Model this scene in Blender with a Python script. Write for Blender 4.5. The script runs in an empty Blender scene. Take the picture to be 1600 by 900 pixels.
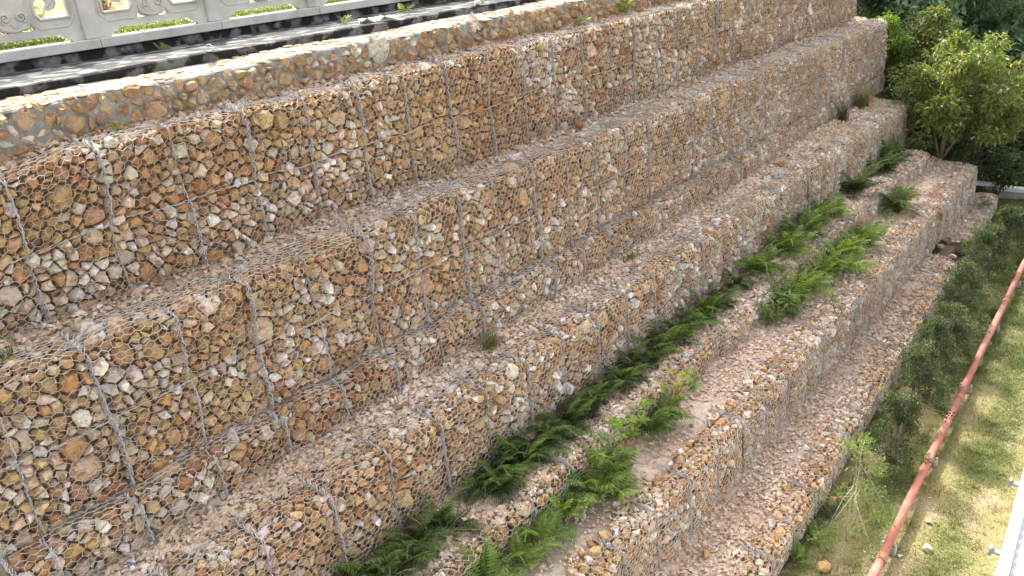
import bpy, math, random
import numpy as np
from mathutils import Matrix, Vector, kdtree

random.seed(7)
RNG = np.random.default_rng(11)
SC = bpy.context.scene
COL = SC.collection
R = math.radians

# ------------------------------------------------------------------ camera, sky, sun, exposure
EYE_H = 10.4                                   # camera height over the lower ground; X runs along the walls, Y into the hill
cam_d = bpy.data.cameras.new('camera')
cam = bpy.data.objects.new('camera', cam_d)
COL.objects.link(cam)
AX = np.array([[0.62828502, -0.35511762, 0.69220619],      # rows: world X, Y, Z in camera axes (right, down, forward)
               [-0.77255976, -0.17991118, 0.60891986],
               [-0.09170254, -0.91734587, -0.38738508]])
m = Matrix.Identity(4)
for i in range(3):
    m[i][0], m[i][1], m[i][2] = AX[i][0], -AX[i][1], -AX[i][2]
m[2][3] = EYE_H
cam.matrix_world = m
cam_d.sensor_width = 36.0
cam_d.lens = 36.0 * 1267 / 1600
cam_d.clip_end = 900
cam_d.clip_start = 0.1
SC.camera = cam

SUN_EL, SUN_ROT = R(44.6), math.atan2(0.53, 0.85)
world = bpy.data.worlds.new('World')
SC.world = world
world.use_nodes = True
wn = world.node_tree.nodes
sky = wn.new('ShaderNodeTexSky')
sky.sky_type = 'NISHITA'
sky.sun_disc = False
sky.sun_elevation = SUN_EL
sky.sun_rotation = SUN_ROT
sky.air_density = 1.0
sky.dust_density = 6.0
sky.ozone_density = 0.6
hazy = wn.new('ShaderNodeHueSaturation')            # thin bright tropical haze: the whole sky is paler than the clear-air model
hazy.inputs['Saturation'].default_value = 0.35
world.node_tree.links.new(sky.outputs[0], hazy.inputs['Color'])
world.node_tree.links.new(hazy.outputs[0], wn['Background'].inputs[0])
wn['Background'].inputs[1].default_value = 0.15
sun_d = bpy.data.lights.new('sun', 'SUN')
sun_d.energy = 2.0
sun_d.angle = R(0.5)
sun_d.color = (1.0, 0.95, 0.86)
sun = bpy.data.objects.new('sun', sun_d)
COL.objects.link(sun)
sv = Vector((math.sin(SUN_ROT) * math.cos(SUN_EL), math.cos(SUN_ROT) * math.cos(SUN_EL), math.sin(SUN_EL)))
sun.rotation_euler = sv.to_track_quat('Z', 'Y').to_euler()
sun.location = (0, 0, 60)
SC.view_settings.view_transform = 'Standard'
SC.view_settings.look = 'None'
SC.view_settings.exposure = 2.08
SC.view_settings.gamma = 1.0


# ------------------------------------------------------------------ helpers
def tag(o, label=None, cat=None, group=None, kind=None):
    if label: o['label'] = label
    if cat: o['category'] = cat
    if group: o['group'] = group
    if kind: o['kind'] = kind
    return o


def link(o, parent=None):
    COL.objects.link(o)
    if parent: o.parent = parent
    return o


def empty(name, loc=(0, 0, 0), rz=0.0, parent=None):
    o = bpy.data.objects.new(name, None)
    o.empty_display_size = 0.2
    o.location = loc
    o.rotation_euler = (0, 0, rz)
    return link(o, parent)


def mesh(name, V, F3=None, F4=None, mat=None, tint=None, smooth=False, polys=None):
    V = np.asarray(V, np.float32).reshape(-1, 3)
    me = bpy.data.meshes.new(name)
    loops, tot = [], []
    if F3 is not None and len(F3):
        F3 = np.asarray(F3, np.int32).reshape(-1, 3); loops.append(F3.ravel()); tot.append(np.full(len(F3), 3, np.int32))
    if F4 is not None and len(F4):
        F4 = np.asarray(F4, np.int32).reshape(-1, 4); loops.append(F4.ravel()); tot.append(np.full(len(F4), 4, np.int32))
    for p in polys or ():
        loops.append(np.asarray(p, np.int32)); tot.append(np.array([len(p)], np.int32))
    lv = np.concatenate(loops); lt = np.concatenate(tot)
    me.vertices.add(len(V)); me.vertices.foreach_set('co', V.ravel())
    me.loops.add(len(lv)); me.loops.foreach_set('vertex_index', lv)
    me.polygons.add(len(lt))
    ls = np.zeros(len(lt), np.int32); ls[1:] = np.cumsum(lt)[:-1]
    me.polygons.foreach_set('loop_start', ls); me.polygons.foreach_set('loop_total', lt)
    me.polygons.foreach_set('use_smooth', np.full(len(lt), smooth))
    if tint is not None:
        tint = np.asarray(tint, np.float32)
        if tint.ndim == 1: tint = np.tile(tint, (len(V), 1))
        c = np.ones((len(V), 4), np.float32); c[:, :3] = tint[:, :3]
        a = me.attributes.new('tint', 'FLOAT_COLOR', 'POINT'); a.data.foreach_set('color', c.ravel())
    me.update(calc_edges=True)
    if mat: me.materials.append(mat)
    return me


def put(name, me, parent=None, loc=None, kind=None):
    o = bpy.data.objects.new(name, me)
    if loc is not None: o.location = loc
    if kind: o['kind'] = kind
    return link(o, parent)


class MB:
    """collects boxes, tubes and prisms that make up ONE piece"""
    def __init__(s): s.v, s.f = [], []

    def add(s, v, f):
        n = len(s.v); s.v += [tuple(p) for p in v]; s.f += [[i + n for i in q] for q in f]

    def box(s, x0, x1, y0, y1, z0, z1, b=0.0):
        if b <= 0:
            s.add([(x0, y0, z0), (x1, y0, z0), (x1, y1, z0), (x0, y1, z0), (x0, y0, z1), (x1, y0, z1), (x1, y1, z1), (x0, y1, z1)],
                  [(0, 3, 2, 1), (4, 5, 6, 7), (0, 1, 5, 4), (1, 2, 6, 5), (2, 3, 7, 6), (3, 0, 4, 7)])
            return
        lay = [(z0, b), (z0 + b, 0), (z1 - b, 0), (z1, b)]
        v = []
        for z, i in lay:
            v += [(x0 + i, y0 + b, z), (x0 + b, y0 + i, z), (x1 - b, y0 + i, z), (x1 - i, y0 + b, z),
                  (x1 - i, y1 - b, z), (x1 - b, y1 - i, z), (x0 + b, y1 - i, z), (x0 + i, y1 - b, z)]
        f = [list(range(7, -1, -1)), list(range(24, 32))]
        for k in range(3):
            for i in range(8):
                j = (i + 1) % 8
                f.append((k * 8 + i, k * 8 + j, k * 8 + 8 + j, k * 8 + 8 + i))
        s.add(v, f)

    def tube(s, pts, r, n=6, caps=True):
        pts = [Vector(p) for p in pts]
        if not hasattr(r, '__len__'): r = [r] * len(pts)
        v, f = [], []
        up = None
        for i, p in enumerate(pts):
            t = (pts[min(i + 1, len(pts) - 1)] - pts[max(i - 1, 0)]).normalized()
            if up is None: up = t.orthogonal().normalized()
            a = (up - t * up.dot(t)).normalized(); up = a
            b = t.cross(a)
            for k in range(n):
                q = 2 * math.pi * k / n
                v.append(p + (a * math.cos(q) + b * math.sin(q)) * r[i])
        for i in range(len(pts) - 1):
            for k in range(n):
                j = (k + 1) % n
                f.append((i * n + k, i * n + j, i * n + n + j, i * n + n + k))
        if caps:
            f.append(list(range(n - 1, -1, -1))); f.append([(len(pts) - 1) * n + k for k in range(n)])
        s.add(v, f)

    def me(s, name, mat, smooth=False, tint=None):
        return mesh(name, s.v, polys=s.f, mat=mat, smooth=smooth, tint=tint)

    def build(s, name, mat, parent=None, smooth=False, tint=None, kind=None):
        return put(name, s.me(name, mat, smooth, tint), parent, kind=kind)


def lattice(seed):
    return np.random.default_rng(seed).random((64, 64))


def vn(x, y, seed=0, octv=3):
    """value noise 0..1"""
    x = np.asarray(x, float); y = np.asarray(y, float)
    out = 0; amp = 1; tot = 0
    for o in range(octv):
        L = lattice(seed * 17 + o)
        xi = np.floor(x).astype(int); yi = np.floor(y).astype(int)
        fx = x - xi; fy = y - yi
        fx = fx * fx * (3 - 2 * fx); fy = fy * fy * (3 - 2 * fy)
        g = lambda a, b: L[a % 64, b % 64]
        out = out + amp * ((g(xi, yi) * (1 - fx) + g(xi + 1, yi) * fx) * (1 - fy) + (g(xi, yi + 1) * (1 - fx) + g(xi + 1, yi + 1) * fx) * fy)
        tot += amp; amp *= .5; x = x * 2.03 + 5.1; y = y * 2.03 + 1.7
    return out / tot


def sstep(a, b, x):
    t = np.clip((np.asarray(x, float) - a) / (b - a), 0, 1)
    return t * t * (3 - 2 * t)


def project(P):
    """photo pixels (1600 x 900) and depth, only used to find which stones show largest"""
    q = np.asarray(P, float).reshape(-1, 3) - np.array([0, 0, EYE_H])
    c = q @ AX
    z = np.maximum(c[:, 2], 1e-3)
    return 800 + 1267 * c[:, 0] / z, 450 + 1267 * c[:, 1] / z, c[:, 2]


# ------------------------------------------------------------------ materials
def nodemat(name):
    mt = bpy.data.materials.new(name); mt.use_nodes = True
    return mt, mt.node_tree.nodes, mt.node_tree.links, mt.node_tree.nodes['Principled BSDF']


def grain_mat(name, base=None, rough=.9, scale=25., lo=.7, hi=1.2, bump=.3, bscale=60., bdist=.01, spec=.25, fleck=None, metallic=0.):
    """tint attribute (or a base colour) times grain, with fine relief"""
    mt, N, L, P = nodemat(name)
    geo = N.new('ShaderNodeNewGeometry')
    no = N.new('ShaderNodeTexNoise'); no.inputs['Scale'].default_value = scale; no.inputs['Detail'].default_value = 6; no.inputs['Roughness'].default_value = .65
    L.new(geo.outputs['Position'], no.inputs['Vector'])
    mr = N.new('ShaderNodeMapRange'); mr.inputs['From Min'].default_value = .3; mr.inputs['From Max'].default_value = .7
    mr.inputs['To Min'].default_value = lo; mr.inputs['To Max'].default_value = hi
    L.new(no.outputs['Fac'], mr.inputs['Value'])
    if base is None:
        at = N.new('ShaderNodeAttribute'); at.attribute_name = 'tint'; src = at.outputs['Color']
    else:
        rg = N.new('ShaderNodeRGB'); rg.outputs[0].default_value = (*base, 1); src = rg.outputs[0]
    if fleck:
        n2 = N.new('ShaderNodeTexNoise'); n2.inputs['Scale'].default_value = fleck[1]; n2.inputs['Detail'].default_value = 4
        L.new(geo.outputs['Position'], n2.inputs['Vector'])
        m2 = N.new('ShaderNodeMapRange'); m2.inputs['From Min'].default_value = fleck[2]; m2.inputs['From Max'].default_value = fleck[3]
        L.new(n2.outputs['Fac'], m2.inputs['Value'])
        mx0 = N.new('ShaderNodeMix'); mx0.data_type = 'RGBA'
        L.new(m2.outputs[0], mx0.inputs['Factor']); L.new(src, mx0.inputs['A']); mx0.inputs['B'].default_value = (*fleck[0], 1)
        src = mx0.outputs['Result']
    mx = N.new('ShaderNodeMix'); mx.data_type = 'RGBA'; mx.blend_type = 'MULTIPLY'; mx.inputs['Factor'].default_value = 1
    L.new(src, mx.inputs['A']); L.new(mr.outputs[0], mx.inputs['B'])
    L.new(mx.outputs['Result'], P.inputs['Base Color'])
    P.inputs['Roughness'].default_value = rough; P.inputs['Specular IOR Level'].default_value = spec; P.inputs['Metallic'].default_value = metallic
    if bump:
        nb = N.new('ShaderNodeTexNoise'); nb.inputs['Scale'].default_value = bscale; nb.inputs['Detail'].default_value = 5
        L.new(geo.outputs['Position'], nb.inputs['Vector'])
        bp = N.new('ShaderNodeBump'); bp.inputs['Strength'].default_value = bump; bp.inputs['Distance'].default_value = bdist
        L.new(nb.outputs['Fac'], bp.inputs['Height']); L.new(bp.outputs[0], P.inputs['Normal'])
    return mt


def leaf_mat(name, trans=.36, rough=.55):
    mt, N, L, P = nodemat(name)
    at = N.new('ShaderNodeAttribute'); at.attribute_name = 'tint'
    L.new(at.outputs['Color'], P.inputs['Base Color']); P.inputs['Roughness'].default_value = rough; P.inputs['Specular IOR Level'].default_value = .35
    tr = N.new('ShaderNodeBsdfTranslucent')
    hs = N.new('ShaderNodeMix'); hs.data_type = 'RGBA'; hs.blend_type = 'MULTIPLY'; hs.inputs['Factor'].default_value = 1
    L.new(at.outputs['Color'], hs.inputs['A']); hs.inputs['B'].default_value = (1.5, 1.5, .6, 1)
    L.new(hs.outputs['Result'], tr.inputs['Color'])
    ms = N.new('ShaderNodeMixShader'); ms.inputs[0].default_value = trans
    L.new(P.outputs[0], ms.inputs[1]); L.new(tr.outputs[0], ms.inputs[2])
    L.new(ms.outputs[0], N['Material Output'].inputs['Surface'])
    return mt


M_STONE = grain_mat('quarry_stone', rough=.92, scale=22, lo=.72, hi=1.2, bump=.5, bscale=55, bdist=.012, fleck=((.30, .17, .075), 9, .52, .68))
M_SOIL = grain_mat('sandy_soil', rough=1, scale=14, lo=.7, hi=1.25, bump=.6, bscale=70, bdist=.02)
M_WIRE = grain_mat('galvanised_wire', base=(.60, .565, .52), rough=.55, scale=12, lo=.6, hi=1.15, bump=0, spec=.5, metallic=.15, fleck=((.34, .21, .12), 1.6, .56, .72))
M_LACE = grain_mat('lacing_steel', base=(.47, .47, .475), rough=.5, scale=40, lo=.6, hi=1.3, bump=0, spec=.5, metallic=.2)
M_MORTAR = grain_mat('shade_flecked_mortar', base=(.30, .285, .26), scale=6, lo=.55, hi=1.25, bump=.6, bscale=40, bdist=.02, fleck=((.07, .068, .062), 3.2, .55, .68))  # grey mortar; the dark flecks paint shade between the cobbles into its colour
M_GRANITE = grain_mat('pale_granite', base=(.62, .58, .525), scale=3.5, lo=.8, hi=1.08, bump=.15, bscale=180, bdist=.004, fleck=((.40, .385, .30), 1.6, .5, .78))
M_APRON = grain_mat('mildewed_concrete', base=(.17, .167, .16), scale=9, lo=.6, hi=1.2, bump=.4, bscale=30, bdist=.012, fleck=((.022, .022, .021), 3.0, .42, .50))
M_APRON2 = grain_mat('black_stained_concrete', base=(.20, .197, .19), scale=9, lo=.6, hi=1.2, bump=.3, bscale=30, bdist=.01, fleck=((.022, .022, .021), 3.0, .42, .54))
M_LEAF = leaf_mat('leaf')
M_FOREST = leaf_mat('forest_leaf', trans=.35)
M_BARK = grain_mat('bark', base=(.16, .125, .09), scale=30, bump=.5, bscale=60)
M_PALEBARK = grain_mat('pale_bark', base=(.38, .31, .22), scale=30, bump=.4, bscale=60)
M_GROUND = grain_mat('grassy_ground', rough=1, scale=26, lo=.55, hi=1.35, bump=.7, bscale=45, bdist=.03)
M_RED = grain_mat('red_painted_pipe', base=(.40, .15, .12), rough=.8, scale=2.2, lo=.78, hi=1.12, bump=.05, spec=.2, fleck=((.34, .23, .17), 3.5, .50, .72))
M_PVC = grain_mat('white_plastic_pipe', base=(.66, .66, .64), rough=.45, scale=10, lo=.8, hi=1.08, bump=0, spec=.5)
M_HOSE = grain_mat('black_hose', base=(.02, .02, .022), rough=.5, scale=20, bump=0)
M_SHEET = grain_mat('black_geotextile', base=(.025, .024, .026), rough=.8, scale=8, bump=.4, bscale=15)
M_WHITE = grain_mat('white_paint', base=(.74, .74, .73), rough=.5, scale=4, lo=.92, hi=1.04, bump=0, spec=.4)
M_ROOF = grain_mat('grey_metal_roof', base=(.46, .48, .50), rough=.45, scale=3, lo=.9, hi=1.06, bump=0, spec=.5)
M_GREY = grain_mat('grey_metal', base=(.22, .22, .22), rough=.5, scale=20, bump=0)
M_CONC = grain_mat('grey_concrete', base=(.34, .33, .31), scale=7, lo=.7, hi=1.15, bump=.4, bscale=40)

PAL = np.array([[.435, .258, .120], [.395, .21, .095], [.355, .178, .085], [.49, .325, .17], [.45, .29, .12], [.60, .49, .38], [.70, .62, .54], [.54, .40, .27], [.295, .168, .09], [.43, .245, .14]])
PW = np.array([.19, .11, .04, .18, .07, .10, .085, .14, .035, .05])


def stone_cols(X, S, n, seed):
    """each stone its own colour; pale stones lie in loose clusters as tipped from the truck"""
    rng = np.random.default_rng(seed)
    pale = vn(X * .9, S * 1.6, seed, 2)
    rust = vn(X * .5 + 9, S * .9, seed + 5, 2)
    w = np.tile(PW, (n, 1))
    w[:, 5:8] *= (0.35 + 3.2 * sstep(.42, .8, pale))[:, None]
    w[:, [1, 2, 9]] *= (0.5 + 1.1 * sstep(.4, .75, rust))[:, None]
    load = np.random.default_rng(seed + 900).lognormal(0, .55, (60, 3))[np.floor(X / 2.12).astype(int) % 60]
    w[:, 5:8] *= load[:, :1]; w[:, [1, 2, 9]] *= load[:, 1:2]; w[:, [3, 4]] *= load[:, 2:3]
    w /= w.sum(1, keepdims=True)
    k = (w.cumsum(1) < rng.random((n, 1))).sum(1).clip(0, len(PAL) - 1)
    c = PAL[k] * rng.uniform(.78, 1.22, (n, 1)) * (.84 + .3 * vn(X * .7 + 3, S * .9, seed + 21, 3))[:, None] * rng.uniform(.94, 1.06, (n, 3))
    return c


# ------------------------------------------------------------------ packed stones: power diagram cells
def cells(x0, x1, s0, s1, px, ps, seed, wvar=.55):
    rng = np.random.default_rng(seed)
    nx = max(2, int((x1 - x0) / px)); ns = max(2, round((s1 - s0) / ps))
    gx, gs = np.meshgrid(np.arange(-1, nx + 1), np.arange(-1, ns + 1))
    gx = gx + .5 * (gs % 2)
    P = np.stack([x0 + (gx + .5 + rng.uniform(-.46, .46, gx.shape)) * (x1 - x0) / nx, s0 + (gs + .5 + rng.uniform(-.46, .46, gx.shape)) * (s1 - s0) / ns], -1).reshape(-1, 2)
    n = len(P)
    W = (rng.lognormal(0, wvar, n) * .5 * px * .62) ** 2 * np.where(rng.random(n) < .018, 4.0, 1.0)
    asp = ps / px
    kd = kdtree.KDTree(n)
    for i, p in enumerate(P): kd.insert((p[0], p[1] / asp, 0), i)
    kd.balance()
    K = 15
    nb = np.array([[q[1] for q in kd.find_n((p[0], p[1] / asp, 0), K + 1)] for p in P])[:, 1:]
    M = 16
    B = 1.6 * max(px, ps)
    poly = np.zeros((n, M, 2)); cnt = np.full(n, 4)
    poly[:, :4] = P[:, None] + np.array([[-B, -B], [B, -B], [B, B], [-B, B]])
    for k in range(K):
        Q = P[nb[:, k]]; d = Q - P
        L2 = (d ** 2).sum(1)
        off = (L2 + W - W[nb[:, k]]) / 2
        idx = np.arange(M)[None]
        valid = idx < cnt[:, None]
        sd = ((poly - P[:, None]) * d[:, None]).sum(-1) - off[:, None]
        nxt = np.where(idx + 1 < cnt[:, None], idx + 1, 0)
        sdn = np.take_along_axis(sd, nxt, 1)
        pn = np.take_along_axis(poly, nxt[..., None].repeat(2, 2), 1)
        ins = (sd <= 0) & valid; insn = sdn <= 0
        cross = (ins != insn) & valid
        t = sd / np.where(np.abs(sd - sdn) < 1e-12, 1e-12, sd - sdn)
        X = poly + (pn - poly) * t[..., None]
        out = np.zeros((n, 2 * M, 2)); keep = np.zeros((n, 2 * M), bool)
        out[:, 0::2] = poly; keep[:, 0::2] = ins
        out[:, 1::2] = X; keep[:, 1::2] = cross
        o = np.argsort(~keep, axis=1, kind='stable')
        out = np.take_along_axis(out, o[..., None].repeat(2, 2), 1)
        cnt = np.minimum(keep.sum(1), M); poly = out[:, :M]
    c = np.array([poly[i, :cnt[i]].mean(0) if cnt[i] > 2 else P[i] for i in range(n)])
    ok = (cnt > 2) & (c[:, 0] > x0) & (c[:, 0] < x1) & (c[:, 1] > s0) & (c[:, 1] < s1)
    return poly[ok], cnt[ok], c[ok]


def stones_from_cells(poly, cnt, C, seed, gap=(.78, .97), lift=1.15, deep=.15, tilt=.36, sink=.08, rounded=False):
    """(X, s, h) blocks per stone: list of (verts 2n+1 x 3) with an outline ring set back, a rough front ring and a peak"""
    rng = np.random.default_rng(seed)
    blocks = [None] * len(cnt); size = np.zeros(len(cnt))
    for i in range(len(cnt)):
        n = int(cnt[i]); p = poly[i, :n] - C[i]
        # drop corners that sit very close together
        e = np.linalg.norm(p - np.roll(p, -1, 0), axis=1)
        p = p[e > .018] if (e > .018).sum() >= 3 else p
        if rounded and len(p) < 9:                        # weathered cobbles: corners worn off
            p = np.stack([p * .74 + np.roll(p, -1, 0) * .26, p * .26 + np.roll(p, -1, 0) * .74], 1).reshape(-1, 2)
        n = len(p)
        rad = np.sqrt(np.mean((p ** 2).sum(1))); size[i] = rad
        a = rng.uniform(-.10, .10); ca, sa = math.cos(a), math.sin(a)
        p = (p @ np.array([[ca, sa], [-sa, ca]])) * rng.uniform(*gap) * rng.uniform(.94, 1.0, (n, 1))
        g = rng.normal(0, tilt, 2).clip(-.6, .6)
        h0 = rng.normal(0, .016) - (sink * rng.random() if rng.random() < .16 else 0)
        hh = min(rad * .38, .035) * lift
        f = p * rng.uniform(.60, .90, (n, 1)) + rng.normal(0, rad * .05, 2)
        fh = h0 + f @ g * .6 + rng.uniform(-.35, .5, n) * hh
        c = rng.normal(0, rad * .22, 2)
        chh = h0 + c @ g * .6 + hh * rng.uniform(.2, .9)
        oh = np.minimum(-deep * rng.uniform(.25, .5, n), fh - .012)
        v = np.concatenate([np.c_[p, oh], np.c_[f, fh], [[c[0], c[1], chh]]])
        v[:, :2] += C[i]
        blocks[i] = v
    return blocks, size


def block_faces(n, o):
    k = np.arange(n); j = (k + 1) % n
    q = np.stack([k, j, n + j, n + k], 1) + o
    t = np.stack([n + k, n + j, np.full(n, 2 * n)], 1) + o
    return q, t


def blocks_mesh(name, blocks, cols, mapper, mat, rng):
    V, Q, T, tc = [], [], [], []
    o = 0
    for b, c in zip(blocks, cols):
        n = (len(b) - 1) // 2
        q, t = block_faces(n, o)
        V.append(b); Q.append(q); T.append(t); tc.append(np.tile(c, (len(b), 1)) * rng.uniform(.86, 1.14, (len(b), 1)))
        o += len(b)
    V = np.concatenate(V)
    return mesh(name, mapper(V[:, 0], V[:, 1], V[:, 2]), np.concatenate(T), np.concatenate(Q), mat, np.concatenate(tc))


def gravel_mesh(name, P, size, cols, mat, rng, flat=.6):
    """P n x 3 resting points; angular chips of eight facets each"""
    n = len(P)
    base = np.array([[1, 0, 0], [-1, 0, 0], [0, 1, 0], [0, -1, 0], [0, 0, 1], [0, 0, -1]], float)
    v = base[None] * rng.uniform(.55, 1.25, (n, 6, 1)) + rng.normal(0, .18, (n, 6, 3))
    a = rng.uniform(0, 6.283, n); t = rng.normal(0, .5, n)
    ca, sa, ct, st = np.cos(a), np.sin(a), np.cos(t), np.sin(t)
    v[..., 2] *= flat; v[..., 0] *= rng.uniform(.8, 1.5, (n, 1))
    y, z = v[..., 1] * ct[:, None] - v[..., 2] * st[:, None], v[..., 1] * st[:, None] + v[..., 2] * ct[:, None]
    x, y = v[..., 0] * ca[:, None] - y * sa[:, None], v[..., 0] * sa[:, None] + y * ca[:, None]
    v = np.stack([x, y, z], -1) * size[:, None, None] + P[:, None]
    f = np.array([[0, 2, 4], [2, 1, 4], [1, 3, 4], [3, 0, 4], [2, 0, 5], [1, 2, 5], [3, 1, 5], [0, 3, 5]])
    F = (f[None] + 6 * np.arange(n)[:, None, None]).reshape(-1, 3)
    return mesh(name, v.reshape(-1, 3), F, None, mat, np.repeat(cols, 6, 0))


# ------------------------------------------------------------------ the gabion walls
class Tier:
    def __init__(s, **k):
        s.__dict__.update(k); s.h = s.zt - s.zb; s.r = min(.095, s.h * .3)
        s.L1 = s.h - s.r; s.arc = s.r * math.pi / 2; s.lip = s.L1 + s.arc
        g = np.random.default_rng(s.seed)
        s.fr = g.uniform(.5, 3.2, (7, 2)); s.ph = g.uniform(0, 6.28, (7, 2)); s.am = g.uniform(.3, 1, 7)

    def wob(s, X, S):
        o = 0
        for (a, b), (p, q), m_ in zip(s.fr, s.ph, s.am): o = o + m_ * np.sin(a * X + p) * np.cos(b * S + q)
        return o / 3.2

    def surf(s, X, S, Hh, net=False):
        X = np.asarray(X, float); S = np.asarray(S, float)
        yf = s.Y(X)
        a = np.clip((S - s.L1) / s.r, 0, math.pi / 2)
        ds = np.maximum(S - s.lip, 0)
        y = np.where(S < s.L1, 0, s.r - s.r * np.cos(a)) + ds
        z = np.where(S < s.L1, S, s.L1 + s.r * np.sin(a))
        ny, nz = -np.cos(a), np.sin(a)
        # pillows between lacing seams and course joints, slump and bulge
        u = ((X - s.x0) / 1.06) % 1.0
        v = np.clip(S / s.lip * s.courses, 0, None) % 1.0
        pil = (1 - np.abs(2 * u - 1) ** 4) * (1 - np.abs(2 * v - 1) ** 6)
        fade = np.clip(1 - ds / .5, 0, 1)
        d = (.055 * (pil - .7) + .05 * s.wob(X, S)) * fade + .03 * s.wob(X * 1.3 + 4, S) * (1 - fade) + Hh
        lipz = .038 * s.wob(X * 2.1 + 2, X * 0 + 1.0)
        z = s.zb + (z + lipz * sstep(0, s.h, z)) * (1 - s.sag(X))
        tz = s.rise * ds
        return np.stack([X, yf + y + ny * d, z + nz * d + tz], -1)


def const(v): return lambda X: np.full(np.shape(X), v, float)


zero = const(0.)
X0, X1 = 1.6, 32.2
TIERS = [
    Tier(key='A', seed=1, Y=const(10.40), zb=6.56, zt=8.61, depth=.62, courses=2, x0=4.26, brick=True, x1=32.7, tz=.42, sag=lambda X: .075 * (1 - sstep(3.0, 4.3, X)), rise=.0, net=.25, grav=900,
         label='topmost gabion wall of caged brown stones, two courses tall, below the cobbled wall'),
    Tier(key='B', seed=2, Y=const(9.43), zb=4.58, zt=6.56, depth=1.05, courses=2, x0=3.15, brick=False, x1=33.4, tz=.72, sag=zero, rise=.02, net=.62, grav=420,
         label='second gabion wall from the top, two courses tall, its end squared off against the bright bushes'),
    Tier(key='G', seed=3, Y=lambda X: 9.05 + .33 * sstep(20, 28, X), zb=3.92, zt=4.60, depth=.42, courses=1, x0=3.05, brick=False, x1=33.3, tz=.34, sag=zero, rise=.0, net=.26, grav=150,
         label='low rounded gabion course bulging out at the foot of the second wall from the top'),
    Tier(key='C', seed=4, Y=const(7.93), zb=2.43, zt=3.94, depth=1.25, courses=1, x0=4.95, brick=False, x1=31.6, tz=.62, sag=zero, rise=.0, net=.62, grav=620,
         label='gabion wall above the dark fern row, with a wide gravelly top'),
    Tier(key='D', seed=5, Y=const(6.81), zb=1.85, zt=2.46, depth=1.2, courses=1, x0=7.7, brick=False, x1=30.4, tz=.13, sag=zero, rise=.0, net=.12, grav=950,
         label='low gabion step of pale gravel between the two rows of ferns'),
    Tier(key='E', seed=6, Y=const(5.45), zb=.52, zt=1.88, depth=1.45, courses=1, x0=8.1, brick=False, x1=31.6, tz=.42, sag=zero, rise=.0, net=.25, grav=620,
         label='gabion wall with a broad pinkish earth top where bright ferns grow, second from the bottom'),
    Tier(key='F', seed=7, Y=lambda X: 4.06 + .036 * (X - 10), zb=-.03, zt=.56, depth=1.35, courses=1, x0=8.4, brick=False, x1=25.6, tz=.42, sag=zero, rise=.02, net=.36, grav=520,
         label='lowest gabion step beside the grass, ending at a torn black sheet'),
    Tier(key='H', seed=8, Y=lambda X: 4.06 + .036 * (X - 10), zb=-.03, zt=.58, depth=1.35, courses=1, x0=27.1, brick=False, x1=32.3, tz=.42, sag=zero, rise=.02, net=.36, grav=420, xs=27.1,
         label='short far piece of the lowest gabion step, beyond the torn black sheet by the white wall'),
]
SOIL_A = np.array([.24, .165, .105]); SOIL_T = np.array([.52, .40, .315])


def core(t, xs, root):
    """earth and packed stone behind the cage, seen only between the stones, and the trodden soil of the tread"""
    xg = np.arange(xs, t.x1 + .01, .12 if t.depth > .9 else .2)
    sf = np.arange(-.05, t.lip + .01, .09); st = np.arange(t.lip + .08, t.lip + t.depth + .05, .08)
    sg = np.concatenate([sf, st])
    X, S = np.meshgrid(xg, sg)
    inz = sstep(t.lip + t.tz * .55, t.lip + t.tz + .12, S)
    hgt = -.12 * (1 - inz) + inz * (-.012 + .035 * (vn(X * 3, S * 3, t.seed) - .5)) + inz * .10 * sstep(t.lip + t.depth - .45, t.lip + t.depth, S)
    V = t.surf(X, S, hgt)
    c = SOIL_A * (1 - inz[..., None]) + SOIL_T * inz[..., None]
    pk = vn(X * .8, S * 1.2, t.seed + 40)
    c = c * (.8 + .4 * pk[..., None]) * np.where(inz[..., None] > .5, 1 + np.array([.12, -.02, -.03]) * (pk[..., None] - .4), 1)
    nx, ns = len(xg), len(sg)
    V = V.reshape(-1, 3); c = c.reshape(-1, 3)
    i = (np.arange(ns - 1)[:, None] * nx + np.arange(nx - 1)[None]).ravel()
    F4 = np.stack([i, i + 1, i + nx + 1, i + nx], 1)
    # closed ends and underside
    yb, zl = V[:, 1].max() + .02, t.zb - .06
    back = len(V)
    ev = np.array([[xs, yb, zl], [t.x1, yb, zl]])
    V = np.concatenate([V, ev]); c = np.concatenate([c, [SOIL_A, SOIL_A]])
    p0 = [k * nx for k in range(ns)] + [back]; p1 = [k * nx + nx - 1 for k in range(ns)][::-1] + [back + 1]
    me = mesh('backfill', V, None, F4, M_SOIL, c, polys=[p0, p1])
    put('backfill', me, root)


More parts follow.
